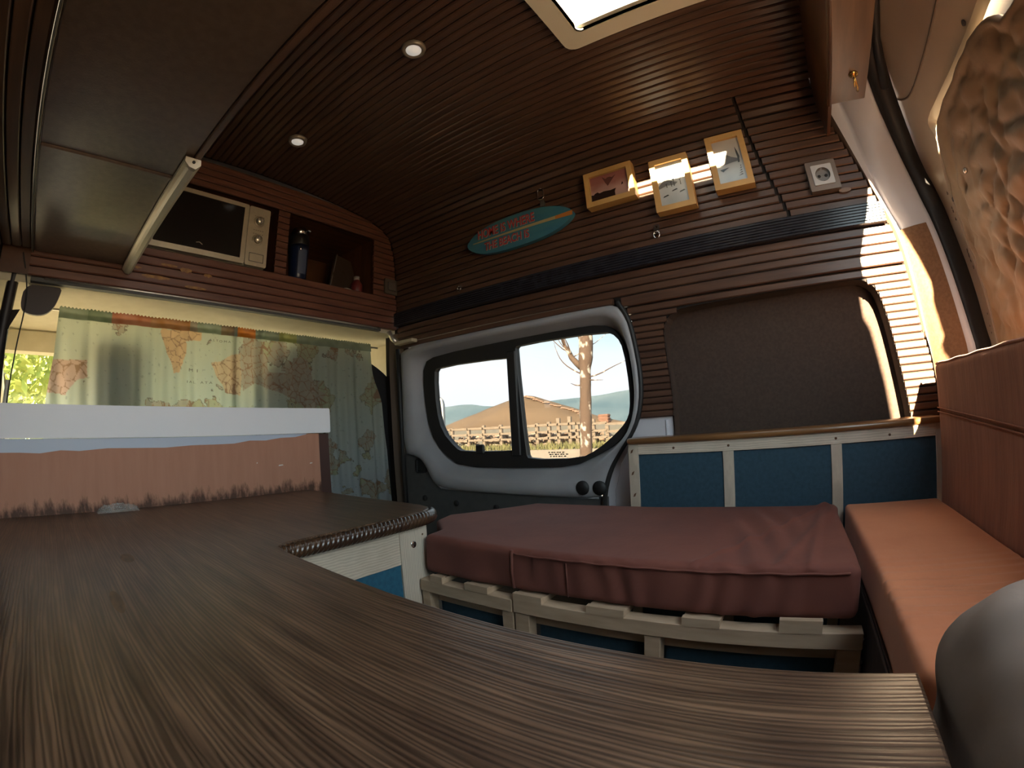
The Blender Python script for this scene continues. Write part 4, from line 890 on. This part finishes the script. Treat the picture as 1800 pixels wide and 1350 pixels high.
def fold(y, z, side):
    d = max(0, min(1, (.40-z)/.25))
    f = math.sin(y*62+1.2*noise.noise(Vector((y*4, z*.8, side)))*3)+.5*math.sin(y*131+z*1.5)
    return (.0045+.006*d)*f*(.6+.4*noise.noise(Vector((y*3, 0, side+2))))
def cloth(name, side, yl, yr, z1, z0, ny, zs, colf, dx, ruffle=0, parent=None, loc=None):
    vs = []; cc = []
    for z in zs:
        for j in range(ny+1):
            u = j/ny; y = yl(z)+(yr(z)-yl(z))*u; x = CX+dx+fold(y, z, side); zz = z+(ruffle*math.sin(y*520+side) if z >= z1-.001 else 0)
            if z < .365 and z > .352: x += .0
            vs.append((x, y, zz)); cc.append(colf(y, z, side))
    n = ny+1; fs = [(i*n+j, i*n+j+1, (i+1)*n+j+1, (i+1)*n+j) for i in range(len(zs)-1) for j in range(ny)]
    me = bpy.data.meshes.new(name); off = parent.location if parent else Vector(loc); me.from_pydata([(a-off.x, b-off.y, c-off.z) for a, b, c in vs], [], fs)
    ca = me.color_attributes.new('dye_daylight', 'FLOAT_COLOR', 'POINT'); ca.data.foreach_set('color', [k for c in cc for k in (c.x, c.y, c.z, 1.)])
    me.materials.append(CURT); me.polygons.foreach_set('use_smooth', [True]*len(fs)); o = bpy.data.objects.new(name, me); C.objects.link(o)
    if parent: o.parent = parent
    return o
def zlist(z1, z0, fine): 
    out = []; z = z1
    while z > z0: out.append(z); z -= fine if z > -.36 else .03
    return out+[z0]
for side, yl, yr, lab in ((0, lambda z: lerp(z, [-.4, .1, .252, .391], [-.05, -.028, -.006, -.002]), lambda z: .622, 'left map-print curtain panel between cab and living area'),
                          (1, lambda z: .606, lambda z: lerp(z, [-.6, -.348, -.093, .121, .276, .374, .392], [1.36, 1.352, 1.342, 1.315, 1.275, 1.258, 1.256]), 'right map-print curtain panel between cab and living area')):
    t = empty('curtain', (CX, (yl(.3)+yr(.3))/2, -.7), lab, 'curtain', 'map-print cab curtains')
    cloth('cloth', side, yl, yr, .372, -.7, 230 if side == 0 else 260, zlist(.372, -.7, .003), mapcol, -.004*side, parent=t)
    ny = 300; cloth('header_band', side, yl, yr, .392, .358, ny, [.392, .388, .384, .378, .372, .366, .3605, .357+.0], bandcol, .006-.004*side, ruffle=.0022, parent=t)
tag(MB().tube([(CX-.012, -.05, .386), (CX-.012, 1.31, .380)], .004, 8).build('curtain_rod', ALU), 'thin metal rod carrying the two map curtains', 'rod')
INK = mat('map_ink', (.14, .13, .10), .9)
cl_ = [o for o in bpy.data.objects if o.name.startswith('curtain') and o.type == 'EMPTY'][0]
def ctext(body, y0, y1, z0, h):
    cu = bpy.data.curves.new('map_lettering', 'FONT'); cu.body = body; tmp = bpy.data.objects.new('tmp', cu); C.objects.link(tmp); bpy.context.view_layer.update(); me = bpy.data.meshes.new_from_object(tmp); bpy.data.objects.remove(tmp)
    xs = [v.co.x for v in me.vertices]; ys = [v.co.y for v in me.vertices]; off = cl_.location
    for v in me.vertices:
        y = y0+(v.co.x-min(xs))/(max(xs)-min(xs))*(y1-y0); z = z0+(v.co.y-min(ys))/(max(ys)-min(ys))*h
        v.co = Vector((CX+.0015+fold(y, z, 0)-off.x, y-off.y, z-off.z))
    me.materials.append(INK); o = bpy.data.objects.new('map_lettering', me); C.objects.link(o); o.parent = cl_
ctext('A L T O M A', .515, .600, .331, .008); ctext('M  I', .443, .478, .219, .010); ctext('I A L    A T A', .437, .53, .180, .008)
# cab header / headliner, visor, pillar, windscreen surround
tag(MB().box(-2.35, -1.57, -.26, 1.50, .44, .47).build('ceiling_front', CREAM), kind='structure')
tag(MB().box(-2.42, -2.32, -.26, 1.50, .36, .46).build('trim_12', CREAM), kind='structure')
tag(MB().grid([[(-1.66, -.27, .36), (-1.72, -.29, .30), (-1.76, -.31, -.9)], [(-1.57, -.12, .36), (-1.57, -.15, .30), (-1.57, -.19, -.9)]], False).build('trim_16', mat('dark_pillar', (.03, .025, .022), .6)), kind='structure')
tag(MB().box(-2.0, -1.58, -.27, -.22, .30, .46).build('trim_13', CREAM), kind='structure')
tag(MB().grid([[(-1.515, 1.37, .44), (-1.515, 1.37, .30), (-1.515, 1.38, -.9)], [(-1.59, 1.35, .44), (-1.59, 1.345, .30), (-1.59, 1.36, -.9)], [(-1.66, 1.42, .44), (-1.72, 1.46, .30), (-1.77, 1.53, -.9)]], False).build('trim_16', mat('brown_pillar', (.11, .08, .06), .7)), kind='structure')
tag(MB().box(-2.6, -1.7, 1.50, 1.54, .10, .46).box(-3.1, -1.7, 1.5, 1.54, -1.0, -.15).build('door_3', CREAM), kind='structure')
tag(MB().box(-3.1, -1.75, -.34, -.30, -1.0, -.15).box(-2.7, -1.6, -.34, -.27, .22, .47).build('door_4', CREAM), kind='structure')  # upper box added to keep the sun off the visor
tag(MB().box(-3.3, -2.75, -.30, 1.50, -.6, -.16, .03).build('trim_14', DGREY), kind='structure')
tag(MB().box(-3.4, -1.6, -.30, 1.50, -1.04, -1.0).build('floor_front', DGREY), kind='structure')
tag(MB().add([(-2.38, -.26, .40), (-2.38, 1.48, .40), (-3.2, 1.48, -.18), (-3.2, -.26, -.18), (-2.385, -.26, .397), (-2.385, 1.48, .397), (-3.205, 1.48, -.183), (-3.205, -.26, -.183)], [(0, 1, 2, 3), (7, 6, 5, 4)]).build('window_3', glass('windscreen', (.75, .78, .72), .05)), kind='structure')
for y in (-.28, 1.50): tag(MB().tube([(-2.36, y, .41), (-3.2, y, -.18)], .035, 8).build('trim_15', CREAM), kind='structure')
sv = empty('sun_visor', (-2.3, .10, .42), 'cream sun visor hanging at the left above the windscreen', 'sun visor')
MB().plate(smooth_loop(rrect(-.22, .34, .350, .432, .025, 4), 1), -2.26, -2.285, fYZ).build('flap', CREAM, sv)
MB().tube([(-2.27, .0, .385), (-2.262, .02, .39), (-2.262, .10, .39)], .008, 8).build('clip', mat('grey_clip', (.25, .24, .2), .6), sv)
# seats
def seat(y0, y1, z1, hy0, hy1, hz0, hz1, label):
    t = empty('cab_seat', (-1.9, (y0+y1)/2, -1.0), label, 'seat')
    cushion('backrest', -1.86, -1.72, y0, y1, -.55, z1, .06, BLK, lambda q, n: 0, 10, 16, 20, t)
    cushion('headrest', -1.78, -1.645, hy0, hy1, hz0, hz1, .035, BLK, lambda q, n: 0, 8, 12, 12, t)
    cushion('seat_base', -2.35, -1.78, y0, y1, -.62, -.46, .05, BLK, lambda q, n: 0, 16, 16, 8, t); MB().box(-2.3, -1.8, y0+.05, y1-.05, -1.0, -.62).build('pedestal', BLK, t)
seat(-.02, .46, .06, .095, .305, .05, .292, 'black cloth driver seat seen as a shadow through the left curtain')
def big(q, n): return 0
t = empty('cab_seat', (-1.9, 1.0, -1.0), 'black cloth double passenger seat behind the right curtain', 'seat')
SB = smooth_loop([(.69, -.6), (.69, .12), (.71, .22), (.80, .32), (.92, .372), (1.08, .372), (1.22, .345), (1.36, .285), (1.455, .20), (1.50, .09), (1.505, -.05), (1.48, -.18), (1.47, -.6)], 2)
MB().plate(SB, -1.668, -1.82, fYZ).build('backrest', BLK, t)
cushion('seat_base', -2.35, -1.80, .70, 1.45, -.62, -.46, .05, BLK, big, 12, 16, 8, t)
# left corner: dark bracket, black cable, strap
t = tag(MB().plate(smooth_loop([(-.115, .445), (-.125, .37), (-.10, .352), (-.05, .352), (-.022, .375), (-.008, .41), (.0, .448)], 2), -1.585, -1.60, fYZ).build('corner_bracket', mat('dark_brown_bracket', (.035, .022, .018), .5)), 'dark rounded bracket in the cab corner left of the curtain header', 'bracket')
cw = [(-1.545, -.135, .52), (-1.56, -.115, .46), (-1.57, -.105, .40), (-1.57, -.108, .34), (-1.568, -.118, .27), (-1.56, -.125, .20), (-1.555, -.138, .10), (-1.55, -.15, -.1)]
tag(MB().tube(smooth_loop(cw, 2, False), .0022, 6).build('thin_cable', RUB), 'thin black cable dangling beside the cab corner pillar', 'cable')
tag(MB().tube(smooth_loop([(-1.585, -.150, .50), (-1.585, -.155, .44), (-1.59, -.165, .32), (-1.585, -.180, .15), (-1.58, -.2, -.1)], 2, False), .018, 8).build('cable_bundle', mat('black_sleeve', (.015, .012, .014), .5)), 'thick black sleeved cable bundle running down the left corner', 'cable')
tag(MB().tube([(-1.575, -.139, .16), (-1.57, -.15, .05), (-1.56, -.16, -.1)], .006, 6).build('white_pipe', PLW), 'thin white pipe beside the black cable bundle in the left corner', 'pipe')

# ================================================================= outdoors
GZ = -1.55
GR = mat('dry_ground', (0.250, 0.200, 0.135), .95, c2=(0.210, 0.170, 0.100), scale=.25, detail=8)
gm = MB(); rows = []
for i in range(41):
    x = -160+i*8 if 0 else -220+i*11; row = []
    for j in range(31):
        y = -60+j*6; row.append((x, y, GZ+.04*noise.noise(Vector((x*.08, y*.08, 0)))))
    rows.append(row)
gm.grid(rows); tag(gm.build('ground', GR), kind='structure')
# gravel strip and grass verge
tag(MB().box(-60, 20, 12.0, 20.5, GZ+.0, GZ+.06).build('road', mat('sandy_gravel', (.46, .35, .235), .95, c2=(.40, .30, .20), scale=1.5, detail=8)), kind='structure')
gb = MB()
for i in range(2600):
    x = random.uniform(-27, -6); y = 22.5+random.uniform(-1.1, 1.3); h = random.uniform(.10, .42); a = random.uniform(0, PI); ww = random.uniform(.03, .07)
    zb_ = GZ-.02; dx, dy = math.cos(a)*ww, math.sin(a)*ww
    gb.add([(x-dx, y-dy, zb_), (x+dx, y+dy, zb_), (x+random.uniform(-.15, .15), y+random.uniform(-.1, .1), zb_+h)], [(0, 1, 2)])
tag(gb.build('grass', mat('dry_grass', (0.180, 0.162, 0.066), .9, c2=(0.132, 0.132, 0.054), scale=2)), 'dry tufted grass verge along the foot of the fence', 'grass', kind='stuff')
# fence of posts and rails
FW = mat('weathered_timber', (0.231, 0.182, 0.138), .85, c2=(0.165, 0.127, 0.094), scale=6, stretch=(1, 6, 6), bump=.3)
fence = empty('timber_fence', (-15, 25, GZ), 'weathered timber post and rail fence across the field', 'fence')
fx = [-23.2, -22.6, -21.0, -19.6, -18.1, -16.7, -15.2, -14.3, -13.6, -12.8, -12.3, -11.2, -10.3, -9.0, -7.4]
ft = [.0, .02, -.05, .12, .10, .02, .05, .10, .30, .36, -.05, .10, -.35, -.42, -.5]
for i, (x, zt) in enumerate(zip(fx, ft)):
    zt = zt-.12; MB().box(x-.11, x+.11, 24.9, 25.12, GZ-.1, zt, .02).build('post', FW, fence)
for i in range(len(fx)-1):
    for zr in (-.28, -.72, -1.12):
        dz0 = .03*math.sin(i*1.7+zr*5); zb0 = zr+(0 if i < 10 else -.08*(i-10))
        MB().add([(fx[i]-.04, 24.82, zb0+dz0*.3), (fx[i+1]+.04, 24.82, zb0-dz0*.2), (fx[i+1]+.04, 24.82, zb0-dz0*.2+.15), (fx[i]-.04, 24.82, zb0+dz0*.3+.13), (fx[i]-.04, 24.9, zb0+dz0*.3), (fx[i+1]+.04, 24.9, zb0-dz0*.2), (fx[i+1]+.04, 24.9, zb0-dz0*.2+.15), (fx[i]-.04, 24.9, zb0+dz0*.3+.13)],
                 [(0, 1, 2, 3), (7, 6, 5, 4), (0, 4, 5, 1), (2, 6, 7, 3), (1, 5, 6, 2), (0, 3, 7, 4)]).build('rail', FW, fence)
# pale stacked stones / brush behind the fence
st = MB()
for i in range(420):
    x = random.uniform(-22.8, -8.5); y = random.uniform(25.4, 26.2); z = GZ+random.uniform(0, .75 if x < -11 else .45); s_ = random.uniform(.08, .24)
    b = bmesh.new(); bmesh.ops.create_icosphere(b, subdivisions=1, radius=s_)
    for v_ in b.verts: v_.co = Vector((v_.co.x*random.uniform(.6, 1.5)+x, v_.co.y*.6+y, v_.co.z*random.uniform(.4, 1.3)+z))
    st.bm(b)
tag(st.build('rubble_stones', mat('pale_rubble', (0.330, 0.264, 0.204), .9, c2=(0.180, 0.120, 0.084), scale=2, lo=.45, hi=.6)), 'pale stones and brush heaped behind the timber fence', 'stones', kind='stuff')
# tree
tr_ = empty('bare_tree', (-4.2, 9.0, GZ), 'bare pollarded tree with mottled trunk outside the side window', 'tree')
BARK = mat('mottled_bark', (.105, .068, .048), .9, c2=(.42, .38, .33), scale=6, stretch=(1, 1, .8), detail=7, lo=.55, hi=.62, bump=.6, bscale=20)
tp_ = [(-4.30, 9, GZ-.1), (-4.26, 9, -.9), (-4.22, 9, -.3), (-4.20, 9, .2), (-4.16, 9, .7), (-4.14, 9, 1.05), (-4.11, 9, 1.30), (-4.08, 9, 1.6), (-4.05, 9, 2.0), (-4.0, 9, 2.6)]
rows = []
for i, (x, y, z) in enumerate(smooth_loop(tp_, 2, False)):
    r = lerp(z, [-1.6, -.5, .5, 1.1, 1.35, 1.8, 2.6], [.165, .135, .125, .12, .165, .15, .10])
    rows.append([(x+math.cos(2*PI*k/20)*r*(1+.16*noise.noise(Vector((k*.6, z*3, 0)))), y+math.sin(2*PI*k/20)*r, z) for k in range(20)])
MB().grid(rows, True, True).build('trunk', BARK, tr_)
def branch(p, d, r, n, nm='branch'):
    pts = [Vector(p)]; d = Vector(d).normalized()
    for i in range(n): d = (d+Vector((random.uniform(-.25, .25), random.uniform(-.25, .25), random.uniform(-.1, .28)))).normalized(); pts.append(pts[-1]+d*.16)
    MB().tube([q[:] for q in pts], [r*(1-.75*i/n) for i in range(n+1)], 6).build(nm, BARK, tr_)
    return pts
limb = branch((-4.22, 9, 1.15), (-.7, 0, .8), .085, 6, 'limb'); limb2 = branch((-4.05, 9, 1.3), (.35, 0, 1), .09, 7, 'limb'); limb3 = branch((-4.12, 9.02, 1.5), (-.25, .2, 1), .08, 7, 'limb')
for L in (limb, limb2, limb3):
    for i in range(10): q = random.choice(L[2:]); branch(q, (random.uniform(-1, 1), random.uniform(-.4, .4), random.uniform(.1, .9)), .014, 6)
branch((-4.05, 9, .92), (1, 0, -.02), .016, 6); branch((-4.22, 9, 1.0), (-1, 0, .25), .018, 8); branch((-4.05, 9, .85), (.6, -.1, -.2), .016, 2); branch((-4.25, 9, .75), (-1, 0, .1), .02, 2)
# sign panel
sg = empty('grey_sign_panel', (-4.85, 5.0, GZ), 'pale grey rounded panel standing outside at the left edge of the window', 'sign')
MB().plate([(-5.25, -.55), (-4.70, -.55), (-4.69, .36), (-4.71, .42), (-4.76, .465), (-4.84, .485), (-5.25, .52)], 5.0, 5.05, fXZ).build('panel', mat('pale_grey_panel', (0.368, 0.376, 0.376), .5), sg)
MB().tube([(-4.698, 4.99, -.55), (-4.685, 4.99, .35), (-4.705, 4.99, .42), (-4.76, 4.99, .468), (-4.84, 4.99, .488)], .012, 6).build('rim', mat('white_rim', (.75, .74, .70), .5), sg)
MB().box(-4.98, -4.92, 5.01, 5.04, GZ-.1, -.55).build('post', DGREY, sg)
for z in (.10, .06, .17): MB().box(-4.86, -4.825, 4.996, 4.999, z-.008, z+.012).build('mark', mat('dark_print', (.06, .06, .06), .6), sg)
# hill with rock crest and far ridge
HILLM = mat('brown_hillside', (0.124, 0.077, 0.040), .95, c2=(0.211, 0.136, 0.074), scale=.02, detail=10, lo=.35, hi=.7)
hx = [-330, -300, -267, -248, -228, -210, -197, -191, -184, -168, -149, -131, -116, -100, -85, -60]
hz = [-16, -9, 1.0, 8.5, 14.5, 18.5, 20.6, 21.8, 20.8, 15.2, 9.0, 2.0, -2.5, -6.0, -8.0, -18]
rows = []
for j in range(14):
    y = 300+(j-9)*14; k = 1-abs(j-9)/9 if j < 9 else 1-(j-9)/5
    row = []
    for i in range(91):
        x = -330+i*3; z = lerp(x, hx, hz); n0 = noise.noise(Vector((x*.03, y*.03, 0)))*2.2*(1 if j != 9 else .35)
        row.append((x, y, -24+(z+24)*max(0, k)**.8+n0*max(0, k)))
    rows.append(row)
tag(MB().grid(rows).build('hill', HILLM), kind='structure')
rk = MB()
for i in range(26):
    u = i/25; x = -185+u*48; z = lerp(x, hx, hz)+random.uniform(-.8, .2); b = bmesh.new(); bmesh.ops.create_icosphere(b, subdivisions=1, radius=random.uniform(.8, 1.9))
    for v_ in b.verts: v_.co = Vector((v_.co.x*1.5+x, v_.co.y+291, v_.co.z*.55+z-.6))
    rk.bm(b)
tag(rk.build('rock_outcrop', mat('pinkish_rock', (0.286, 0.182, 0.127), .9, c2=(0.220, 0.143, 0.099), scale=.3)), 'pinkish rocks scattered along the right flank of the hill', 'rocks', kind='stuff')
t = empty('stone_ruin', (-122, 290, -2), 'square reddish stone block on the hill just right of the tree trunk', 'ruin')
MB().box(-124.5, -117.6, 287, 292, -8, 2.6, .3).build('block', mat('reddish_stone', (0.216, 0.114, 0.078), .9, c2=(0.168, 0.090, 0.060), scale=.8), t)
for k in range(4): MB().box(-124.8, -117.2, 286.7, 292.2, -5+k*2.1, -4.3+k*2.1, .1).build('ledge', mat('reddish_stone', (.36, .19, .13), .9), t)
FARM = mat('hazed_mountains', (.095, .145, .175), 1., c2=(.17, .22, .24), scale=.006, detail=10, lo=.40, hi=.68, spec=0.)  # blue of the aerial haze is put into the base colour
rows = []
fxs = [-1500, -969, -821, -720, -640, -575, -432, -345, -200, 100, 600]; fzs = [66, 64, 60, 50, 50, 52, 56, 60, 64, 70, 60]
for j in range(10):
    k = j/9; row = []
    for i in range(110):
        x = -1500+i*19.3; z = lerp(x, fxs, fzs)+6*noise.noise(Vector((x*.01, 0, 0)))+2*noise.noise(Vector((x*.04, 0, 0)))
        row.append((x, 700+300*k, -40+(z+40)*k**.9+6*noise.noise(Vector((x*.01, k*3, 2)))*(1-k)))
    rows.append(row)
tag(MB().grid(rows).build('mountains', FARM), kind='structure')
tag(MB().box(-2600, 1500, 100, 1500, -41, -40).build('terrain', mat('pale_valley', (0.150, 0.180, 0.160), 1., c2=(0.210, 0.210, 0.165), scale=.004)), kind='structure')
# leafy trees ahead of the van, seen through the gap left of the curtain
LEAF = mat('sunlit_leaves', (.22, .27, .06), .7, c2=(.42, .42, .12), scale=3, trans=.4)
def leafy(x, y, h, r, label, n=2200):
    t = empty('leafy_tree', (x, y, GZ), label, 'tree', 'leafy trees ahead of the van')
    MB().tube([(x, y, GZ), (x+.05, y, GZ+h*.4), (x, y+.1, GZ+h*.75)], [.14, .11, .06], 8).build('trunk', BARK, t)
    m_ = MB()
    for i in range(n):
        while True:
            p = Vector((random.uniform(-1, 1), random.uniform(-1, 1), random.uniform(-1, 1)))
            if .3 < p.length < 1: break
        p = Vector((x+p.x*r, y+p.y*r, GZ+h*.62+p.z*h*.42)); a = Vector((random.uniform(-1, 1), random.uniform(-1, 1), random.uniform(-1, 1))).normalized(); b = a.orthogonal().normalized(); s_ = random.uniform(.07, .14)
        m_.add([p-a*s_, p+b*s_*.6, p+a*s_, p-b*s_*.6], [(0, 1, 2, 3)])
    o = m_.build('foliage', LEAF, t); o['kind'] = 'stuff'
leafy(-9.0, -.9, 4.9, 1.3, 'leafy green tree ahead of the van, nearer one'); leafy(-14.5, -.9, 7.2, 2.2, 'leafy green tree ahead of the van, further one')
